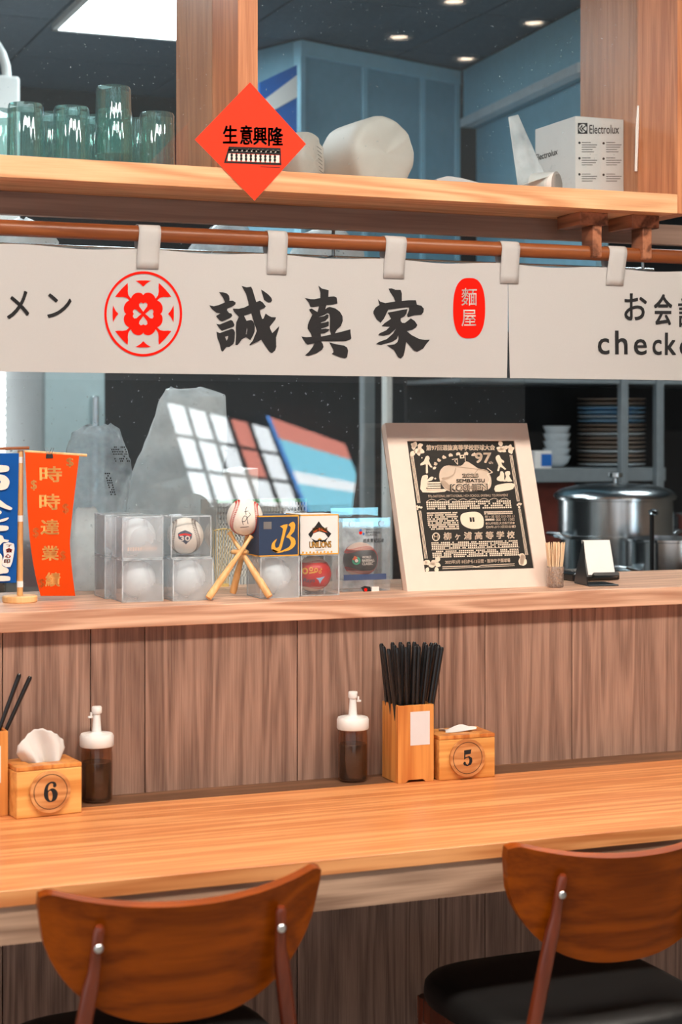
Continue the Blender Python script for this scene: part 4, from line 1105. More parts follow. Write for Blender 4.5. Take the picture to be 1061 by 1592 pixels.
# stadium emblem
kb = Ink(lambda x, y: pl8(x, y, -0.0037)); kb.shape([smooth_loop([(312, 290), (330, 255), (370, 232), (480, 235), (520, 200), (570, 225), (620, 258), (680, 270), (715, 320), (722, 380), (690, 430), (560, 440), (400, 440), (340, 400), (312, 340)], 3)]); kb.build('stadium_print', 'plaque_mid', pq)
for i in range(15):
    a = pi * (0.98 - 0.62 * i / 14); leaf(500 + 215 * cos(a), 250 - 100 * sin(a), 26, -a + (0.8 if i % 2 else -0.6))
k.text('97', 592, 722, 130, 215, 0.05); k.text('th', 700, 735, 200, 222, 0.03)
k.line([(410, 185), (455, 178), (430, 195), (455, 225), (452, 180)], 4); k.line([(512, 125), (516, 200)], 4); k.shape([[(470, 150), (505, 146), (508, 174), (474, 178)], [(482, 156), (497, 154), (499, 168), (484, 170)]])
k.line([(690, 255), (732, 290), (690, 305), (712, 345), (690, 400)], 6)
k.text('97th NATIONAL INVITATIONAL HIGH SCHOOL BASEBALL TOURNAMENT', 222, 855, 464, 484, 0.02)
def cellgrid(x0, x1, y0, y1, nx, ny, fill, skew=0.13, gap=0.28):
    cw, chh = (x1 - x0) / nx, (y1 - y0) / ny
    for a in range(nx):
        for b in range(ny):
            if rl.random() < fill:
                sx = skew * b * chh; x = x0 + a * cw + sx; y = y0 + b * chh
                k.rect(x, x + cw * (1 - gap), y, y + chh * (1 - gap))
cellgrid(208, 880, 516, 582, 40, 4, 0.88, 0.1)
for i in range(8): k.line(smooth_loop([(210 + 82 * i, 515), (250 + 82 * i, 497), (292 + 82 * i, 515), (250 + 82 * i, 499)], 3)[:6], 3)
cellgrid(212, 452, 600, 740, 24, 9, 0.8, 0.1)
k.text('●九州地区/大分県代表●', 672, 905, 684, 706, 0.03); k.text('《20年ぶり3回目出場》', 676, 914, 712, 734, 0.03)
k.text('柳ヶ浦', 668, 742, 632, 652, 0.02); k.text('000 010 00113', 752, 905, 632, 652, 0.02)
cellgrid(662, 890, 600, 628, 28, 2, 0.95, 0.1); k.text('000 101 1002', 756, 905, 656, 678, 0.02); cellgrid(672, 745, 658, 680, 9, 1, 1)
k.shape([smooth_loop([(474, 640), (490, 615), (540, 603), (610, 605), (650, 640), (658, 690), (640, 730), (560, 735), (500, 710), (478, 680)], 3), [(545, 645), (562, 645), (565, 680), (548, 680)], [(566, 645), (582, 645), (586, 680), (570, 680)]])
k.ring(282, 790, 30, 23, 1.1, 30); k.text('H', 266, 298, 772, 806, 0.04)
for ch, x in zip('柳ヶ浦高等学校', (340, 430, 500, 585, 672, 758, 842)): k.text(ch, x, x + (62 if ch != 'ヶ' else 42), 758 if ch != 'ヶ' else 772, 818, 0.05)
cellgrid(246, 930, 832, 888, 46, 4, 0.86, 0.1); cellgrid(252, 936, 898, 955, 46, 4, 0.9, 0.1)
k.line([(246, 890), (940, 886)], 3)
k.text('2025年3月18日から13日間・阪神甲子園球場', 352, 866, 972, 1002, 0.03)
k.build('print', 'plaque_ink', pq)
k = Ink(lambda x, y: pl8(x, y, -0.003))
k.shape([smooth_loop([(330, 330), (370, 325), (420, 300), (436, 250), (440, 265), (425, 310), (375, 338), (335, 345)], 3)])
k.shape([smooth_loop([(320, 360), (345, 350), (380, 380), (420, 425), (390, 430), (345, 400)], 3)])
k.line([(470, 440), (620, 260), (700, 285)], 5); k.line([(380, 232), (560, 258), (690, 275)], 5)
k.build('print', 'plaque_shade', pq)
k = Ink(lambda x, y: pl8(x, y, -0.0026)); k.text('2025', 488, 618, 300, 332, 0.1); k.text('KOSHIEN', 392, 690, 382, 440, 0.1); k.text('SEMBATSU', 442, 668, 342, 370, 0.05); k.build('print', 'plaque_black', pq)
k = Ink(lambda x, y: pl8(x, y, -0.0022)); k.text('KOSHIEN', 399, 683, 389, 433, 0.045); k.text('2025', 493, 613, 305, 327, 0.03); k.build('print', 'plaque_ink', pq)

# ================================================================== flag stand
fb = atz(31, 936, LEDGE_Z)
fs = thing('flag_stand', 'small round wooden stand with an upright pole and two crossbars', 'flag stand', (fb.x, fb.y, LEDGE_Z))
MB().lathe([(0.032, 0), (0.034, 0.002), (0.034, 0.011), (0.032, 0.013), (0.0001, 0.013)], n=36).build('base', 'pale_wood', fs, smooth=40)
ptop = at(33, 700, fb.y) - fs.location
MB().tube([(0.0, 0, 0.012), (0.001, 0, ptop.z)], 0.0058, 14).build('pole', 'pale_wood', fs, smooth=40)
for z in (at(33, 715, fb.y).z, at(33, 806, fb.y).z, at(33, 908, fb.y).z):
    MB().lathe([(0.0064, -0.006), (0.0064, 0.006)], (0, 0, z - LEDGE_Z), 16).build('clamp', 'white_plastic', fs, smooth=40)
lo_z = at(20, 697, fb.y).z - LEDGE_Z
MB().tube([(-0.16, -0.009, lo_z - 0.004), (0.016, -0.009, lo_z + 0.001)], 0.0032, 10).build('crossbar', 'rod_wood', fs, smooth=40)
b0, b1 = at(38, 702, fb.y - 0.009) - fs.location, at(135, 708, fb.y - 0.009) - fs.location
MB().tube([b0, b1], 0.003, 10).build('crossbar', 'pale_wood', fs, smooth=40)
og = thing('orange_flag', 'orange hanging flag with five gold characters on the stand', 'flag', (fb.x + 0.05, fb.y - 0.009, LEDGE_Z + 0.012))
def of(x, y, d=0.0):                                 # x, y on the flag picture (874x1592)
    v = (y - 85) / 1400.0
    p = at(x / 6.243, 690 + y / 6.243, fb.y - 0.0125 - d)
    p.y += -0.010 * sin(pi * min(1, max(0, v)) * 0.9) + 0.012 * v * v + 0.0
    return p - og.location
def oedge(v): return (245 + 20 * v + 140 * v ** 3.2, 770 - 105 * sin(pi * min(1, v * 1.0) * 0.62) + 70 * max(0, v - 0.62) / 0.38)
MB().slab(lambda u, v: of(oedge(v)[0] + (oedge(v)[1] - oedge(v)[0]) * u, 82 + (1398 + 10 * 0) * v + 35 * u * (1 - v)), 14, 30, (0, 0.0008, 0)).build('cloth', 'orange_flag', og, smooth=70)
for ch, x0, x1, y0, y1 in (('時', 380, 598, 218, 372), ('時', 374, 576, 484, 640), ('達', 388, 566, 732, 880), ('業', 402, 568, 988, 1132), ('績', 444, 590, 1248, 1388)): Ink(lambda x, y: of(x, y, 0.0008)).text(ch, x0, x1, y0, y1, 0.038).build('character', 'gold_print', og)
for x0, x1, y0, y1 in ((642, 712, 134, 228), (294, 352, 350, 452)): Ink(lambda x, y: of(x, y, 0.0008)).text('$', x0, x1, y0, y1, 0.025).build('character', 'gold_print', og)
for x0, x1, y0, y1 in ((598, 660, 578, 682), (312, 370, 810, 914), (580, 634, 1036, 1138), (376, 438, 1310, 1400)): Ink(lambda x, y: of(x, y, 0.0008)).text('$', x0, x1, y0, y1, 0.025).build('faint_character', 'gold_faint', og)
clp = thing('binder_clip', 'small black binder clip on the top of the orange flag', 'clip', of(480, 120, 0.001) + og.location)
MB().prism([(-0.006, 0.002), (0.006, 0.002), (0.007, -0.006), (-0.007, -0.006)], lambda u, v, d: (u, d, v + 0.002), -0.0012, 0.004).build('body', 'black_matt', clp)
for s in (-1, 1): MB().tube([(s * 0.004, 0, 0.004), (s * 0.009, 0.001, 0.016), (s * 0.004, 0.001, 0.016), (0, 0, 0.006)], 0.0005, 6).build('wire_arm', 'steel', clp)
bf = thing('blue_flag', 'blue hanging flag with rounded white characters, cut by the left picture edge', 'flag', (fb.x - 0.07, fb.y - 0.009, LEDGE_Z + 0.012))
def bfp(x, y, d=0.0): return at(x / 6.243, 690 + y / 6.243, fb.y - 0.0125 - d) - bf.location
MB().slab(lambda u, v: bfp(-620 + (806 - 26 * v) * u, 92 + 1258 * v) + Vector((0, 0.004 * sin(u * 7), 0)), 20, 12, (0, 0.0008, 0)).build('cloth', 'blue_flag', bf, smooth=70)
k = Ink(lambda x, y: bfp(x, y, 0.006))
for pl in ([(-90, 212), (60, 210), (90, 240), (60, 272), (-90, 272)], [(-60, 300), (40, 305), (92, 360), (70, 430), (0, 450), (-60, 440), (-60, 400), (-10, 395), (5, 360), (-60, 350)], [(-60, 530), (0, 545), (60, 590), (118, 622), (100, 642), (40, 625), (-60, 580)],
           [(-60, 640), (8, 650), (8, 680), (-60, 690)], [(-60, 760), (20, 730), (86, 715), (60, 745), (0, 760), (-60, 775)], [(-60, 795), (60, 795), (84, 815), (60, 842), (-60, 842)], [(-60, 895), (20, 890), (40, 925), (86, 935), (70, 955), (30, 955), (-10, 990), (-60, 985)], [(-60, 1060), (10, 1070), (25, 1140), (20, 1180), (80, 1215), (76, 1250), (30, 1258), (-60, 1255)], [(-60, 1285), (80, 1285), (100, 1310), (80, 1330), (-60, 1330)]):
    k.shape([smooth_loop(pl, 3)])
k.build('lettering', 'white_print', bf)
k = Ink(lambda x, y: bfp(x, y, 0.0068)); k.shape([smooth_loop([(34, 968), (135, 970), (132, 1080), (100, 1195), (20, 1175), (38, 1090)], 2)]); k.build('patch', 'white_card', bf)
k = Ink(lambda x, y: bfp(x, y, 0.0076)); k.text('了', 60, 118, 978, 1000, 0.05); k.text('会', 55, 120, 1010, 1055, 0.06); k.text('心', 50, 105, 1070, 1108, 0.06); k.text('印', 38, 98, 1118, 1160, 0.06); k.build('patch_lettering', 'red_print', bf)

# ================================================================== toothpicks, code stand, card terminal
tp = atz(870, 914, LEDGE_Z) + Vector((0, 0.017, 0))
sg = thing('toothpick_cup', 'small frosted glass cup holding wooden toothpicks', 'cup', tp)
MB().lathe([(0.0155, 0), (0.0175, 0.002), (0.0182, 0.045), (0.0165, 0.045), (0.0158, 0.004), (0.0001, 0.004)], n=28, rib=0.012, ribs=14).build('glass', 'shot_glass', sg, smooth=60, weld='keep')
pick = None; rp_ = random.Random(11)
for i in range(40):
    a = rp_.uniform(0, 2 * pi); r = 0.012 * sqrt(rp_.random()); 
    if pick is None:
        pick = MB().tube([(0, 0, 0), (0, 0, 0.006), (0, 0, 0.086), (0, 0, 0.092)], [0.0005, 0.0013, 0.0013, 0.0008], 6).build('toothpick', 'pick_wood'); o = pick
    else:
        o = pick.copy(); COL.objects.link(o)
    o.location = tp + Vector((r * cos(a), r * sin(a), 0.0045))
    o.rotation_euler = (-r * sin(a) * 9 + rp_.uniform(-0.03, 0.03), r * cos(a) * 9 + rp_.uniform(-0.05, 0.02), 0)
    tag(o, 'pale wooden toothpick standing in the little glass cup', 'toothpick', 'toothpicks in the cup')
qs = thing('payment_stand', 'black folded plastic stand holding a white payment card', 'stand', atz(940, 911, LEDGE_Z) + Vector((0, 0.03, 0)), radians(-8))
L0 = qs.location
MB().box(-0.034, 0.036, -0.035, 0.05, 0, 0.003).build('base', 'black_plastic', qs, bevel=0.0012)
up = Vector((0, 0.035, 0.082)).normalized()
def sb(u, v, d=0.0): return Vector((u, -0.026, 0.020)) + up * v + Vector((0, -up.z, up.y)) * d
MB().prism([(-0.034, 0), (0.034, 0), (0.034, 0.085), (-0.034, 0.085)], lambda u, v, d: sb(u, v, d), 0, -0.003).build('back_plate', 'black_plastic', qs, bevel=0.001)
MB().prism([(-0.026, 0.003), (0.050, 0.003), (0.035, 0.036), (0.0, 0.095)], lambda u, v, d: (-0.034 + d, u, v), 0, 0.003).build('side_plate', 'black_plastic', qs, bevel=0.0006)
MB().prism([(-0.022, -0.002), (0.036, -0.002), (0.036, 0.006), (-0.022, 0.006)], lambda u, v, d: sb(u, v, d), 0.012, -0.002).build('lip', 'black_plastic', qs, bevel=0.001)
MB().prism([(-0.031, 0.004), (0.031, 0.004), (0.031, 0.083), (-0.031, 0.083)], lambda u, v, d: sb(u, v, d), 0.0018, 0.0004).build('white_card', 'white_card', qs)
ct = thing('card_terminal', 'flat black card terminal lying behind the payment stand', 'card terminal', at(905, 902, 0.22) * 1.0)
ct.location.z = LEDGE_Z
MB().box(-0.05, 0.07, -0.05, 0.06, 0, 0.018).build('body', 'black_plastic', ct, bevel=0.004)
MB().box(-0.04, 0.06, -0.04, 0.05, 0.018, 0.0195).build('key_plate', 'black_matt', ct)
for i in range(4):
    for j in range(3): MB().box(-0.03 + 0.022 * i, -0.014 + 0.022 * i, -0.03 + 0.024 * j, -0.014 + 0.024 * j, 0.0195, 0.0215).build('key', 'ink_soft', ct)

# ================================================================== in the cabinet
def tumbler_mesh():
    H, r0, r1, w = 0.140, 0.0372, 0.0335, 0.0016      # stands on its rim, foot upwards
    return MB().lathe([(r0, 0), (r0 - 0.0005, 0.02), (r1 + 0.0015, H - 0.006), (r1 - 0.001, H), (0.0001, H - 0.001), (0.0001, H - 0.009), (r1 - w - 0.001, H - 0.01), (r0 - w, 0.02), (r0 - w, 0.0)], n=80, rib=0.018, ribs=20)
tum0 = None
TG = 'aqua tumblers upside down in the cabinet'
def tumbler(label, x, y, z, rz=0.0):
    global tum0
    if tum0 is None:
        tum0 = thing('tumbler', label, 'glass', (x, y, z), rz, TG)
        tumbler_mesh().build('glass_wall', 'tumbler', tum0, smooth=50, weld='keep')
        MB().lathe([(0.0365, 0.0), (0.0372, 0.0012), (0.0365, 0.0024)], n=48).build('rim', 'tumbler', tum0, smooth=60, weld='keep')
        return tum0
    return copy_tree(tum0, (x, y, z), rz, label)
TY = 0.215
for i, (px, l) in enumerate(((40, 'aqua tumbler upside down, front row, left of all the whole ones'), (111, 'aqua tumbler upside down, front row, between the left one and the stacked pair'), (178, 'lower aqua tumbler of the stacked pair'), (244, 'aqua tumbler upside down, front row, nearest the cabinet post'))):
    p = at(px, 240, TY); tumbler(l, p.x, TY, CZ1, 0.3 * i)
    if i == 2: tumbler('upper aqua tumbler stacked on another', p.x - 0.002, TY, CZ1 + 0.047, 0.2)
for i, (px, l) in enumerate(((-2, 'aqua tumbler in the back row, cut by the left picture edge'), (80, 'aqua tumbler in the back row behind the first two front ones'), (148, 'aqua tumbler in the back row behind the stacked pair, left side'), (216, 'aqua tumbler in the back row behind the stacked pair, right side'))):
    p = at(px, 240, TY + 0.085); tumbler(l, p.x, TY + 0.085, CZ1, 0.5 * i)

# wrapped stacks of cups lying on their side
def wrapped(label, c, axis, r, L, mat, lump, txt=None):
    t = thing('wrapped_cups', label, 'cup stack', (c[0], c[1], CZ1), 0, 'wrapped cup stacks in the cabinet')
    ax = Vector(axis).normalized(); side = Vector((0, 0, 1)).cross(ax).normalized()
    c0 = Vector((0, 0, r * 0.97))
    prof = [(0.0001, -0.002), (0.4, -0.004), (0.72, -0.002), (0.86, 0.0), (0.93, 0.004), (0.98, 0.012), (1.0, 0.026), (0.985, 0.05), (0.98, L * 0.6), (0.95, L), (0.5, L + 0.015), (0.0001, L + 0.015)]
    m = MB(); n = 48
    for k_, (f, l) in enumerate(prof):
        for i in range(n):
            a = 2 * pi * i / n
            q_ = r * f * (1 + lump * (0.5 * cos(8 * a) + 0.5 * noise.noise(Vector((cos(a) * 2, sin(a) * 2, l * 20)))) * (1 if f > 0.3 else 0))
            if f > 0.3: q_ = q_
            p = c0 + ax * (l + 0.006 * noise.noise(Vector((cos(a) * 3 * f, sin(a) * 3 * f, 2)))) + side * (q_ * cos(a)) + Vector((0, 0, 1)) * max(-r * 0.97, q_ * sin(a))
            m.v.append(tuple(p))
    for k_ in range(len(prof) - 1):
        m.f += [(k_ * n + i, k_ * n + (i + 1) % n, (k_ + 1) * n + (i + 1) % n, (k_ + 1) * n + i) for i in range(n)]
    m.build('cup_stack', mat, t, smooth=60)
    return t
plain('cup_white', lin((214, 206, 196)), 0.55, var=0.05, scale=12, bump=0.3)
p = at(600, 280, 0.16)
w1 = wrapped('white wrapped stack of cups lying with its round end to the front', (p.x + 0.006, 0.175), (-0.2, 0.94, 0), 0.083, 0.13, 'cup_white', 0.022)
p = at(508, 275, 0.22)
w2 = wrapped('smaller white wrapped stack with fine printed lines beside the red diamond', (p.x - 0.036, 0.20), (-0.7, 0.7, 0), 0.062, 0.10, 'cup_white', 0.02)
k = Ink(lambda x, y: Vector((0.7, -0.7, 0)).normalized() * 0.0075 + Vector((0.7071, 0.7071, 0)) * x + Vector((0, 0, 0.06 - y)))
for j in range(7): k.line([(-0.002 + 0.002 * j, -0.03 + 0.008 * j), (0.022 + 0.0012 * j, -0.026 + 0.008 * j)], 0.0016)
k.build('print', 'ink_soft', w2)

# cardboard filter box with lettering
e0, e1 = at(895, 295, 0.20), at(970.5, 296, 0.20)
eb = thing('carton_box', 'white cardboard appliance box with printed words at the cabinet end', 'box', ((e0.x + e1.x) / 2, 0.20, CZ1))
ew = e1.x - e0.x; eh = at(932, 183, 0.20).z - CZ1; ed = 0.19
MB().box(-ew / 2, ew / 2, 0, ed, 0, eh).build('carton', 'white_card', eb, bevel=0.0015)
def on_e(px, py, d=0.0006): return at(px, py, 0.20 - d) - eb.location
k = Ink(on_e)
k.text('Electrolux', 917, 963, 194, 208, 0.012)
k.shape([[(899, 191), (914, 191), (914, 208), (899, 208)], [(906.5 + 6.3 * cos(t), 199.5 + 6.8 * sin(t)) for t in [2 * pi * i / 24 for i in range(24)]]])
k.shape([[(906, 193), (906, 206), (901, 200)], [(903.5, 198), (905, 198), (905, 202), (903.5, 201)]]); k.line([(906, 200), (912, 195)], 1.6); k.line([(906, 200), (912, 205)], 1.6)
for x in (901.5, 939):
    for y in (222, 246, 271): k.disc(x, y + (x - 901) * 0.02, 1.9, 2.0, 12)
k.build('lettering', 'ink', eb)
k = Ink(on_e)
for x in (905, 943):
    for y in (222, 246, 271):
        for j in range(5 if y == 222 else 4): k.rect(x, x + (14, 24, 22, 17, 19)[j], y - 1 + 3.6 * j, y + 0.2 + 3.6 * j)
k.build('small_print', 'ink_soft', eb)
k = Ink(lambda x, y: Vector((-ew / 2 - 0.0006, x, y)))
vs, fs_ = glyph('Electrolux', 0.012)
k.put([(0.08 + (1 - u) * 0.105, eh * 0.62 + v * 0.015) for u, v in vs], [tuple(reversed(f)) for f in fs_])
k.build('side_lettering', 'ink', eb)
# plastic sleeve and paper roll before the box
sl = thing('plastic_sleeve', 'folded clear plastic sleeve leaning against the cardboard box', 'plastic bag', at(830, 290, 0.19))
sl.location.z = CZ1
def slv(u, v):
    a, b = at(806, 290, 0.185), at(857, 290, 0.20); c, d = at(791, 182, 0.188), at(806, 178, 0.2)
    p = (a * (1 - u) + b * u) * (1 - v) + (c * (1 - u) + d * u) * v
    p.y += 0.006 * sin(u * 9) * (1 - v); p.z = max(p.z, CZ1 + 0.0005)
    return p - sl.location
o = MB().grid(slv, 16, 12).build('sleeve', 'film_thick', sl, smooth=80); o.modifiers.new('t', 'SOLIDIFY').thickness = 0.001
pr = at(862, 283, 0.165)
rl_ = thing('paper_roll', 'white receipt paper roll lying before the cardboard box', 'paper roll', (pr.x, 0.152, CZ1))
rr0 = 0.031
MR = Matrix.Rotation(radians(38), 3, 'Z') @ Matrix.Rotation(-pi / 2, 3, 'X')
MB().lathe([(rr0, 0), (rr0, 0.056), (0.009, 0.056), (0.009, 0.0), (rr0, 0)], (0, 0, rr0), 32, M=MR).build('paper', 'white_card', rl_, smooth=40)
MB().lathe([(0.009, 0.0005), (0.009, 0.0555), (0.0065, 0.0555), (0.0065, 0.0005), (0.009, 0.0005)], (0, 0, rr0), 24, M=MR).build('core', 'strip_wood', rl_, smooth=40)
ta = at(812, 290, 0.150) - rl_.location
MB().prism([(0, 0), (1, 0), (1, 1), (0, 1)], lambda u, v, d: Vector((0, 0, 0.001 + d)) * 1 + Vector((ta.x * (1 - u) + 0.0 * u, -0.01 + 0.03 * v, 0.026 + 0.030 * u * u)), 0, 0.0008).build('loose_end', 'white_card', rl_)
ls = thing('paper_bag', 'flat folded paper bag lying between the cups and the paper roll', 'paper bag', at(716, 290, 0.18))
ls.location.z = CZ1
MB().prism([(-0.058, 0), (0.058, 0), (0.056, 0.03), (0.0, 0.040), (-0.03, 0.042), (-0.056, 0.034)], lambda u, v, d: (u, d, v), 0, 0.08).build('sheet', 'sticker', ls, bevel=0.0008)

# ================================================================== behind the glass: bags, basket, box on the inner worktop
wt = tag(MB().box(-1.2, 2.05, 0.345, 0.95, 0.90, 0.94).build('worktop', 'steel'), 'steel kitchen worktop just behind the counter', 'worktop')
WT = 0.94
def bag(name, label, pts, Y, depth, mat, amp=0.012, seed=0, n=36):
    """Closed crumpled bag: outline given as (py, left px, right px) rows from top to bottom."""
    rows = [(at(l, y, Y), at(r, y, Y)) for y, l, r in pts]
    zmin = rows[-1][0].z
    t = thing(name, label, 'plastic bag', ((rows[-1][0].x + rows[-1][1].x) / 2, Y, WT))
    m = MB(); sub = 4; R_ = []
    for i in range(len(rows) - 1):
        for j in range(sub):
            f_ = j / sub; R_.append((rows[i][0].lerp(rows[i + 1][0], f_), rows[i][1].lerp(rows[i + 1][1], f_)))
    R_.append(rows[-1])
    for i, (a, b) in enumerate(R_):
        c = (a + b) / 2; hw_ = (b - a).length / 2
        z = c.z if i < len(R_) - 1 else WT
        fl = min(1.0, 0.12 + i / len(R_) * 1.6)
        for k_ in range(n):
            an = 2 * pi * k_ / n
            nn = noise.noise(Vector((cos(an) * 2.2 + seed, sin(an) * 2.2, z * 14))) + 0.5 * noise.noise(Vector((cos(an) * 6 + seed, sin(an) * 6, z * 45)))
            q_ = 1 + amp * 9 * nn * 0.5
            m.v.append((c.x + hw_ * q_ * cos(an) - t.location.x, depth * fl * q_ * sin(an), z - WT + (amp * nn if i < len(R_) - 1 else 0)))
    for i in range(len(R_) - 1):
        m.f += [(i * n + k_, i * n + (k_ + 1) % n, (i + 1) * n + (k_ + 1) % n, (i + 1) * n + k_) for k_ in range(n)]
    m.f.append(tuple(range(n)))
    m.build('bag_film', mat, t, smooth=70)
    return t
pbag = bag('plastic_bag', 'crinkled clear plastic bag with small dark print behind the orange flag', [(662, 128, 172), (674, 112, 186), (700, 104, 198), (740, 100, 204), (790, 100, 196), (880, 104, 190), (940, 110, 180)], 0.44, 0.06, 'film', 0.012, 1)
k = Ink(lambda x, y: at(x, y, 0.374) - pbag.location); rb = random.Random(2)
for j in range(7):
    for i in range(9):
        if rb.random() < 0.7: k.rect(172 + 2.6 * i + 1.2 * j, 173.8 + 2.6 * i + 1.2 * j, 694 + 3.6 * j, 696.4 + 3.6 * j)
for j in range(10):
    for i in range(3):
        if rb.random() < 0.75: k.rect(163 + 3 * i + 1.0 * j, 165.2 + 3 * i + 1.0 * j, 735 + 3.6 * j, 737.4 + 3.6 * j)
k.build('print', 'ink', pbag)
bag('plastic_bag', 'tall milky plastic bag standing behind the left ball cases', [(606, 258, 312), (618, 250, 350), (650, 238, 352), (700, 222, 352), (760, 192, 340), (800, 180, 330), (940, 190, 330)], 0.60, 0.07, 'film_thick', 0.010, 4)
bag('plastic_bag', 'white plastic bag with pale red print behind the orange flag, lower', [(790, 118, 150), (812, 112, 160), (860, 108, 166), (940, 104, 172)], 0.36, 0.012, 'film_thick', 0.006, 9)
k = Ink(lambda x, y: at(x, y, 0.372) - Vector((0, 0, 0)))
pb = thing('paper_carton', 'white flat carton lying behind the ball on the bats', 'carton', at(330, 800, 0.80))
pb.location.z = WT
c0, c1 = at(262, 770, 0.74) - pb.location, at(405, 745, 0.74) - pb.location
hz = at(330, 735, 0.74).z - WT
MB().prism([(c0.x, 0), (c1.x, 0), (c1.x, hz + 0.01), (c0.x + 0.14, hz), (c0.x, hz - 0.035)], lambda u, v, d: (u, d, v), -0.045, 0.10).build('carton', 'white_card', pb, bevel=0.002)
bk = thing('plastic_basket', 'white perforated plastic basket with a green rim behind the navy box', 'basket', at(415, 800, 0.40))
bk.location.z = WT
g0, g1 = at(338, 715, 0.40) - bk.location, at(476, 742, 0.40) - bk.location
for r_ in range(13):
    z = 0.18 + r_ * 0.0125
    MB().box(g0.x, g1.x, -0.001, 0.001, z, z + 0.0042).build('rib', 'white_plastic', bk)
for c_ in range(30):
    x = g0.x + (g1.x - g0.x) * c_ / 29
    MB().box(x - 0.0015, x + 0.0015, -0.001, 0.001, 0.0, 0.345).build('rib', 'white_plastic', bk)
MB().box(g0.x, g1.x, -0.004, 0.004, 0.341, 0.349).build('rim', 'green_trim', bk)
MB().box(g0.x, g1.x, 0.0, 0.12, 0.0, 0.01).build('floor', 'white_plastic', bk)
MB().box(g0.x, g1.x, 0.119, 0.122, 0.0, 0.345).build('back_wall', 'white_plastic', bk)
# yellow whisk-like net behind the ball
yn = thing('straining_net', 'yellow wire noodle strainer standing behind the ball on the bats', 'strainer', at(348, 800, 0.335))
yn.location.z = LEDGE_Z
for i in range(9):
    a = -1 + 2 * i / 8
    MB().tube([(a * 0.012, 0.01, 0.0), (a * 0.020, 0.012, 0.06), (a * 0.026 + 0.006, 0.012, 0.125)], 0.0007, 5).build('wire', 'yellow_net', yn)
MB().tube([(-0.022 + 0.044 * i / 8 + 0.0045, 0.012, 0.12 + 0.004 * sin(pi * i / 8)) for i in range(9)], 0.0012, 6).build('rim', 'yellow_net', yn)
MB().box(-0.013, 0.013, 0.004, 0.018, 0, 0.006).build('foot', 'yellow_net', yn)

# bags and lids seen in the gap over the curtain: on a hanging rack
rk = thing('wire_rack', 'thin steel rack hung behind the rail over the curtain', 'rack')
zr = at(400, 396, 0.55).z - 0.012
for y in (0.42, 0.52, 0.62, 0.70): MB().tube([(0.2, y, zr), (2.3, y, zr)], 0.003, 8).build('wire', 'steel', rk)
for x in (0.5, 1.45, 2.25):
    MB().tube([(x, 0.385, zr), (x, 0.70, zr)], 0.003, 8).build('wire', 'steel', rk)
    MB().tube([(x, 0.388, zr), (x, 0.388, CZ0)], 0.004, 8).build('hanger', 'steel', rk)
def lump(name, label, px0, px1, py, Y, mat, seed):
    a, b = at(px0, py, Y), at(px1, py, Y); hgt = a.z - zr - 0.003
    t = thing(name, label, 'plastic bag', ((a.x + b.x) / 2, Y, zr + 0.003))
    m = MB(); rr2 = (b.x - a.x) / 2; n = 30
    for i in range(9):
        f_ = i / 8
        for k_ in range(n):
            an = 2 * pi * k_ / n
            nn = noise.noise(Vector((cos(an) * 4 + seed, sin(an) * 4, f_ * 5)))
            q_ = max(0.02, cos(f_ * pi / 2 * 0.96)) ** 0.6 * (1 + 0.18 * nn)
            m.v.append((rr2 * q_ * cos(an), 0.07 * q_ * sin(an), hgt * f_ * (1 + 0.1 * nn * f_)))
    for i in range(8):
        m.f += [(i * n + k_, i * n + (k_ + 1) % n, (i + 1) * n + (k_ + 1) % n, (i + 1) * n + k_) for k_ in range(n)]
    m.f += [tuple(range(n)), tuple(range(8 * n, 9 * n))]
    m.build('film', mat, t, smooth=70)
lump('plastic_bag', 'crinkled clear bag lying on the rack above the crest', 297, 415, 345, 0.56, 'film', 2)
lump('plastic_bag', 'round white lid bag lying on the rack above the last black character', 452, 566, 348, 0.56, 'film_thick', 6)
lump('plastic_bag', 'pale crumpled bag on the rack at the left picture edge', -20, 90, 338, 0.56, 'film_thick', 8)

# ================================================================== kitchen
def atk(px, py, Y): return at(px, py, Y)
# window with white blinds on the kitchen wall
bw0, bw1 = at(-60, 560, 2.9), at(74, 720, 2.9)
wn = struct(bpy.data.objects.new('window_2', None)); COL.objects.link(wn)
MB().box(bw0.x - 0.05, bw1.x, 3.16, 3.19, bw1.z - 0.3, bw0.z + 0.25).build('pane', 'white_glow', wn)
nsl = 34; zt, zb_ = bw0.z + 0.25, bw1.z - 0.3
for i in range(nsl):
    z = zb_ + (zt - zb_) * (i + 0.5) / nsl
    MB().box(bw0.x - 0.05, bw1.x, -0.014, 0.014, -0.0008, 0.0008, M=Matrix.Translation((0, 3.1, z)) @ Matrix.Rotation(radians(-38), 4, 'X')).build('slat', 'white_plastic', wn)
# tall grey refrigerator
f0, f1 = at(66, 640, 2.2), at(160, 640, 2.2)
fr = thing('refrigerator', 'tall pale grey refrigerator at the kitchen back, left', 'refrigerator', ((f0.x + f1.x) / 2, 2.2, 0))
fw2 = (f1.x - f0.x)
MB().box(-fw2 / 2, fw2 / 2, 0, 0.6, 0.05, 1.85).build('body', 'fridge_grey', fr, bevel=0.006)
MB().box(-fw2 / 2, fw2 / 2, -0.03, -0.002, 0.06, 1.84).build('door', 'fridge_grey', fr, bevel=0.006)
MB().box(fw2 / 2 - 0.05, fw2 / 2 - 0.03, -0.07, -0.03, 1.0, 1.55).build('handle', 'steel', fr, bevel=0.004)
MB().box(-fw2 / 2 + 0.02, fw2 / 2 - 0.02, 0.02, 0.58, 0, 0.05).build('plinth', 'black_matt', fr)
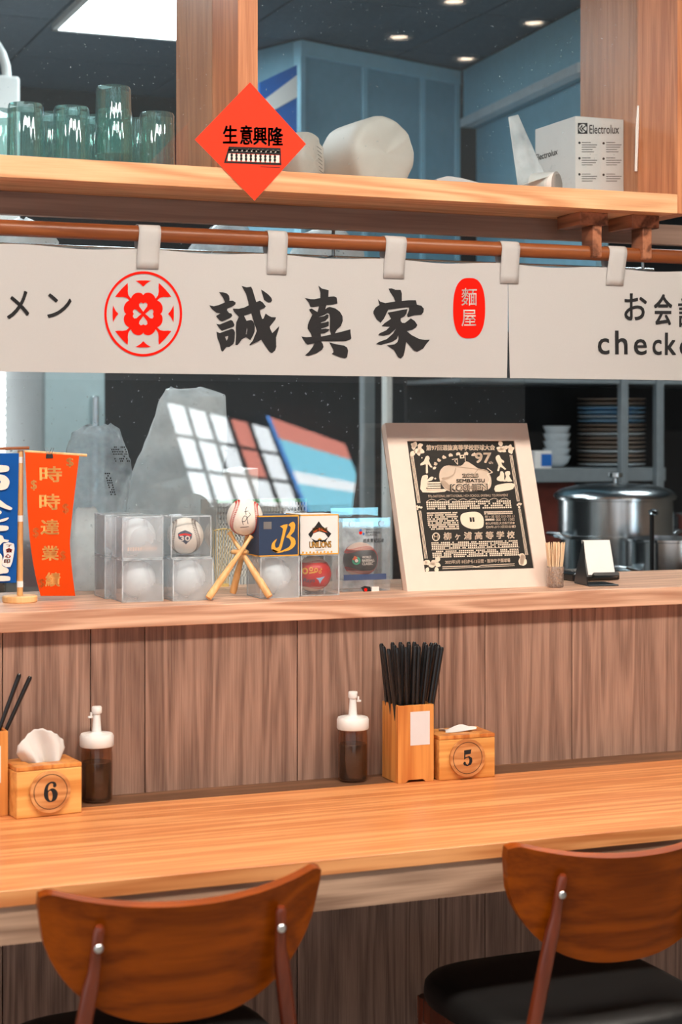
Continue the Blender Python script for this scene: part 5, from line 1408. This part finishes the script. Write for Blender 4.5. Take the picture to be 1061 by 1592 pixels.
# white box on the left, seen above the tumblers
v0 = at(32, 118, 1.9); wbx = thing('water_heater', 'white appliance with a curved pipe above the left tumblers', 'appliance', (v0.x - 0.16, 1.9, v0.z - 0.5))
MB().box(-0.16, 0.16, 0, 0.25, 0, 0.5).build('housing', 'white_plastic', wbx, bevel=0.01)
MB().tube([(0.02 + 0.11 * cos(a), 0.05, 0.5 + 0.14 * sin(a)) for a in [pi * i / 12 for i in range(13)]], 0.014, 10).build('pipe', 'white_plastic', wbx, smooth=60)
MB().box(-0.12, 0.12, 0.25, 1.3, 0.2, 0.3).build('wall_arm', 'steel', wbx)
# hood: panelled front and a side wing under the ceiling
hz0, hz1 = 1.78, 2.703
ha, hb, hc = atz(470, 63, hz1), atz(711, 110, hz1), atz(899, 9, hz1)
hd = thing('range_hood', 'pale blue steel hood with vertical seams under the dark kitchen ceiling', 'range hood', (ha.x, ha.y, hz0), math.atan2(hb.y - ha.y, hb.x - ha.x))
hdw = (hb - ha).length; HH = hz1 - hz0
seams = [0, hdw * (567 - 470) / 241 * 0.95, hdw * (657 - 470) / 241 * 0.98, hdw]
for a, b in zip(seams[:-1], seams[1:]):
    MB().box(a + 0.012, b - 0.012, 0, 0.03, 0, HH - 0.05).build('front_sheet', 'steel_brushed', hd, bevel=0.003)
for s_ in seams:
    MB().box(s_ - 0.011, s_ + 0.011, -0.006, 0.03, 0, HH - 0.05).build('seam_strip', 'hood_pale', hd, bevel=0.002)
MB().box(-0.012, hdw + 0.012, -0.01, 0.03, HH - 0.05, HH).build('top_strip', 'hood_pale', hd, bevel=0.003)
MB().box(-0.012, hdw + 0.012, 0.03, 0.3, 0.0, HH).build('body', 'steel_brushed', hd)
wing = thing('hood_wing', 'pale blue steel side wing of the hood running towards the cabinet', 'hood wing', (hb.x + 0.016, hb.y - 0.016, hz0), math.atan2(hc.y - hb.y, hc.x - hb.x))
wl = (hc - hb).length - 0.03; zf = at(712, 186, hb.y).z - hz0; zn = at(899, 95, hc.y).z - hz0
MB().prism([(0, zf), (wl, zn), (wl, HH), (0, HH)], lambda u, v, d: (u, d, v), 0, 0.03).build('side_sheet', 'hood_pale', wing, bevel=0.003)
MB().prism([(0, zf - 0.03), (wl, zn - 0.03), (wl, zn), (0, zf)], lambda u, v, d: (u, d, v), -0.012, 0.03).build('lower_lip', 'white_plate', wing, bevel=0.002)
MB().prism([(0, 0), (wl, 0), (wl, zn - 0.032), (0, zf - 0.032)], lambda u, v, d: (u, d, v), 0.05, 0.09).build('inner_sheet', 'steel_brushed', wing)
MB().prism([(0, zf - 0.03), (wl, zn - 0.03), (wl, HH), (0, HH)], lambda u, v, d: (u, d, v), 0.032, 0.09).build('body', 'steel_brushed', wing)
# blue sign
sg0, sg1 = at(404, 96, 1.95), at(462, 215, 1.95)
bs_ = thing('blue_sign', 'blue hanging board with a white band beside the hood', 'sign', ((sg0.x + sg1.x) / 2, 1.95, sg1.z))
sw, sh = (sg1.x - sg0.x), sg0.z - sg1.z
MB().prism([(-sw / 2, 0), (sw / 2, 0), (sw / 2, sh), (-sw / 2, sh * 0.72)], lambda u, v, d: (u, d, v), 0, 0.012).build('board', 'sign_blue', bs_)
MB().prism([(-sw / 2, sh * 0.24), (sw / 2, sh * 0.56), (sw / 2, sh * 0.86), (-sw / 2, sh * 0.44)], lambda u, v, d: (u, d, v), -0.002, 0).build('white_band', 'white_plastic', bs_)
MB().box(-0.01, 0.01, 0.012, 3.2 - 1.95, sh * 0.3, sh * 0.3 + 0.02).build('wall_arm', 'steel', bs_)

# stove zone on the right
stv = thing('stove', 'steel gas stove body under the big pots', 'stove', (3.3, 1.25, 0))
MB().box(-1.2, 1.25, -0.45, 0.45, 0.0, 0.80).build('body', 'steel_brushed', stv, bevel=0.005)
MB().box(-1.24, 1.3, -0.5, 0.5, 0.80, 0.84).build('top', 'steel', stv)
for i in range(5): MB().cyl((-0.9 + 0.45 * i, -0.49, 0.66), (-0.9 + 0.45 * i, -0.45, 0.66), 0.03, 0.033, 18).build('knob', 'black_matt', stv, smooth=40)
def pot(label, px0, px1, Y, py_lid0, py_rim, py_bot, lid=True, base=0.84):
    a, b = at(px0, py_rim, Y), at(px1, py_rim, Y); c = (a.x + b.x) / 2; r = (b.x - a.x) / 2 * 0.93
    t = thing('stock_pot', label, 'pot', (c, Y, base), 0, 'steel pots on the stove')
    zr_ = a.z - base; zs = at((px0 + px1) / 2, py_bot, Y).z - base
    m = MB().lathe([(r * 0.96, 0), (r * 0.96, zs - 0.012), (r * 1.06, zs - 0.01), (r * 1.06, zs), (r, zs + 0.002), (r, zr_ - 0.008), (r * 1.05, zr_ - 0.006), (r * 1.05, zr_), (r * 0.97, zr_), (r * 0.95, 0.02), (0.0001, 0.02)], n=56)
    m.build('body', 'steel', t, smooth=40)
    for s_ in (-1, 1):
        MB().tube([(s_ * r * 1.0, -0.04, zr_ * 0.72), (s_ * (r + 0.035), -0.035, zr_ * 0.72 + 0.01), (s_ * (r + 0.035), 0.035, zr_ * 0.72 + 0.01), (s_ * r * 1.0, 0.04, zr_ * 0.72)], 0.006, 8).build('handle', 'steel', t, smooth=50)
    if lid:
        zl = at((px0 + px1) / 2, py_lid0, Y).z - base - zr_
        l_ = MB().lathe([(r * 1.07, zr_ + 0.001), (r * 1.05, zr_ + 0.01), (r * 0.93, zr_ + zl * 0.55), (r * 0.6, zr_ + zl * 0.88), (0.0001, zr_ + zl)], n=56).build('lid', 'steel', t, smooth=60)
        MB().lathe([(0.008, zr_ + zl - 0.001), (0.008, zr_ + zl + 0.012), (0.022, zr_ + zl + 0.016), (0.022, zr_ + zl + 0.028), (0.0001, zr_ + zl + 0.03)], n=24).build('knob', 'steel', l_, smooth=40)
    return t
pot('wide steel steamer pot with a domed lid behind the payment stand', 872, 1040, 1.25, 750, 774, 830)
pot('lower open steel pot right of the steamer pot', 978, 1100, 0.86, 0, 838, 900, lid=False)
pot('steel pot at the right picture edge behind the steamer', 1056, 1170, 1.62, 0, 800, 860, lid=False)
ld = thing('ladle_post', 'thin dark ladle handle hooked on the right pot', 'ladle', at(1014, 890, 0.77))
ld.location.z = 0.84
zt_ = at(1014, 795, 0.77).z - 0.84
MB().tube([(0, 0, 0), (0.0, 0, zt_ - 0.02), (0.002, 0.004, zt_)], 0.006, 10).build('handle', 'black_matt', ld, smooth=50)
MB().lathe([(0.0001, 0), (0.012, 0.004), (0.014, 0.014), (0.0001, 0.02)], (0.004, -0.002, zt_ - 0.012), 16).build('end_cap', 'steel', ld, smooth=60)
# plate cabinet at the back
PY = 2.0
def kp(px, py): return at(px, py, PY)
s0, s1 = kp(838, 745), kp(1028, 600)
pc = thing('plate_rack', 'dark steel rack full of stacked plates at the kitchen back', 'rack', ((s0.x + s1.x) / 2, PY, 0))
cx_ = pc.location.x
zsh = kp(930, 728).z
MB().box(s0.x - cx_ - 0.3, s1.x - cx_ + 0.02, 0, 0.42, zsh - 0.045, zsh).build('shelf', 'rack_steel', pc)
MB().box(s0.x - cx_ - 0.3, s1.x - cx_ + 0.6, 0.42, 0.44, 0, 1.7).build('back_panel', 'kitchen_wall', pc)
for px in (966, 1021): MB().box(kp(px - 6, 700).x - cx_, kp(px + 5, 700).x - cx_, -0.03, 0.0, 0, 1.85).build('upright', 'rack_steel', pc, bevel=0.003)
MB().box(s0.x - cx_ - 0.3, s1.x - cx_ + 0.6, -0.02, 0.42, kp(930, 596).z, kp(930, 590).z).build('shelf', 'rack_steel', pc)
MB().box(s0.x - cx_ - 0.3, kp(905, 700).x - cx_, 0.05, 0.06, 0.2, zsh - 0.05).build('red_panel', 'brick_red', pc)
zp = zsh; pi0 = None
cxp = at(951, 700, PY + 0.2).x; rpl = (at(1000, 700, PY + 0.2).x - at(903, 700, PY + 0.2).x) / 2 * 0.94
mats = ['white_plate', 'brown_plate', 'brown_plate', 'white_plate', 'brown_plate', 'brown_plate', 'brown_plate', 'white_plate', 'brown_plate', 'brown_plate', 'blue_plate', 'white_plate', 'blue_plate', 'blue_plate', 'brown_plate', 'brown_plate']
step = (kp(950, 617).z - zsh) / len(mats)
ordn = ('lowest', 'second', 'third', 'fourth', 'fifth', 'sixth', 'seventh', 'eighth', 'ninth', 'tenth', 'eleventh', 'twelfth', 'thirteenth', 'fourteenth', 'fifteenth', 'topmost')
pm = {}
for i, mt in enumerate(mats):
    if mt not in pm:
        pm[mt] = MB().lathe([(rpl * 0.55, 0), (rpl * 0.6, 0.001), (rpl, step * 0.62), (rpl, step * 0.82), (rpl * 0.58, step * 0.3), (0.0001, step * 0.28)], n=32).build('plate', mt, smooth=50); o = pm[mt]
    else:
        o = pm[mt].copy(); COL.objects.link(o)
    o.location = (cxp, PY + 0.2, zsh + i * step)
    tag(o, '%s %s plate of the tall stack in the kitchen rack' % (ordn[i], mt.split('_')[0]), 'plate', 'plates stacked in the kitchen rack')
cxb = at(866, 700, PY + 0.16).x; rbl = (at(886, 700, PY + 0.16).x - at(848, 700, PY + 0.16).x) / 2
bm0 = None
for i in range(5):
    if bm0 is None:
        bm0 = MB().lathe([(rbl * 0.4, 0), (rbl * 0.8, 0.016), (rbl, 0.04), (rbl * 0.95, 0.04), (rbl * 0.7, 0.016), (0.0001, 0.006)], n=28).build('bowl', 'white_plate', smooth=60); o = bm0
    else:
        o = bm0.copy(); COL.objects.link(o)
    o.location = (cxb, PY + 0.16, zsh + 0.001 + 0.026 * i)
    tag(o, '%s white bowl of the small stack left of the plates' % ('lowest', 'second', 'third', 'fourth', 'topmost')[i], 'bowl', 'white bowls in the kitchen rack')
pk = thing('spice_carton', 'small blue and white carton on the rack left of the bowls', 'carton', (at(846, 700, PY + 0.02).x, PY + 0.02, zsh))
MB().box(-0.035, 0.03, 0, 0.05, 0, 0.06).build('carton', 'white_card', pk, bevel=0.002)
MB().box(-0.01, 0.0305, -0.0006, 0, 0.008, 0.05).build('blue_print', 'sign_blue', pk)
# steel posts seen through the counter glass
for px0, px1, Y, mt, l in ((566, 584, 1.95, 'rack_steel', 'pale steel locker door edge seen through the glass left of the frame'), (601, 611, 1.82, 'white_plastic', 'thin white post seen through the glass at the frame corner')):
    a, b = at(px0, 620, Y), at(px1, 620, Y)
    t = thing('kitchen_post', l, 'post', ((a.x + b.x) / 2, Y, 0))
    MB().box((a.x - b.x) / 2, (b.x - a.x) / 2, 0, 0.04, 0.012, 1.72).build('shaft', mt, t, bevel=0.004)
    MB().box((a.x - b.x) / 2 - 0.01, (b.x - a.x) / 2 + 0.01, -0.01, 0.05, 0.0, 0.012).build('foot', 'steel', t)
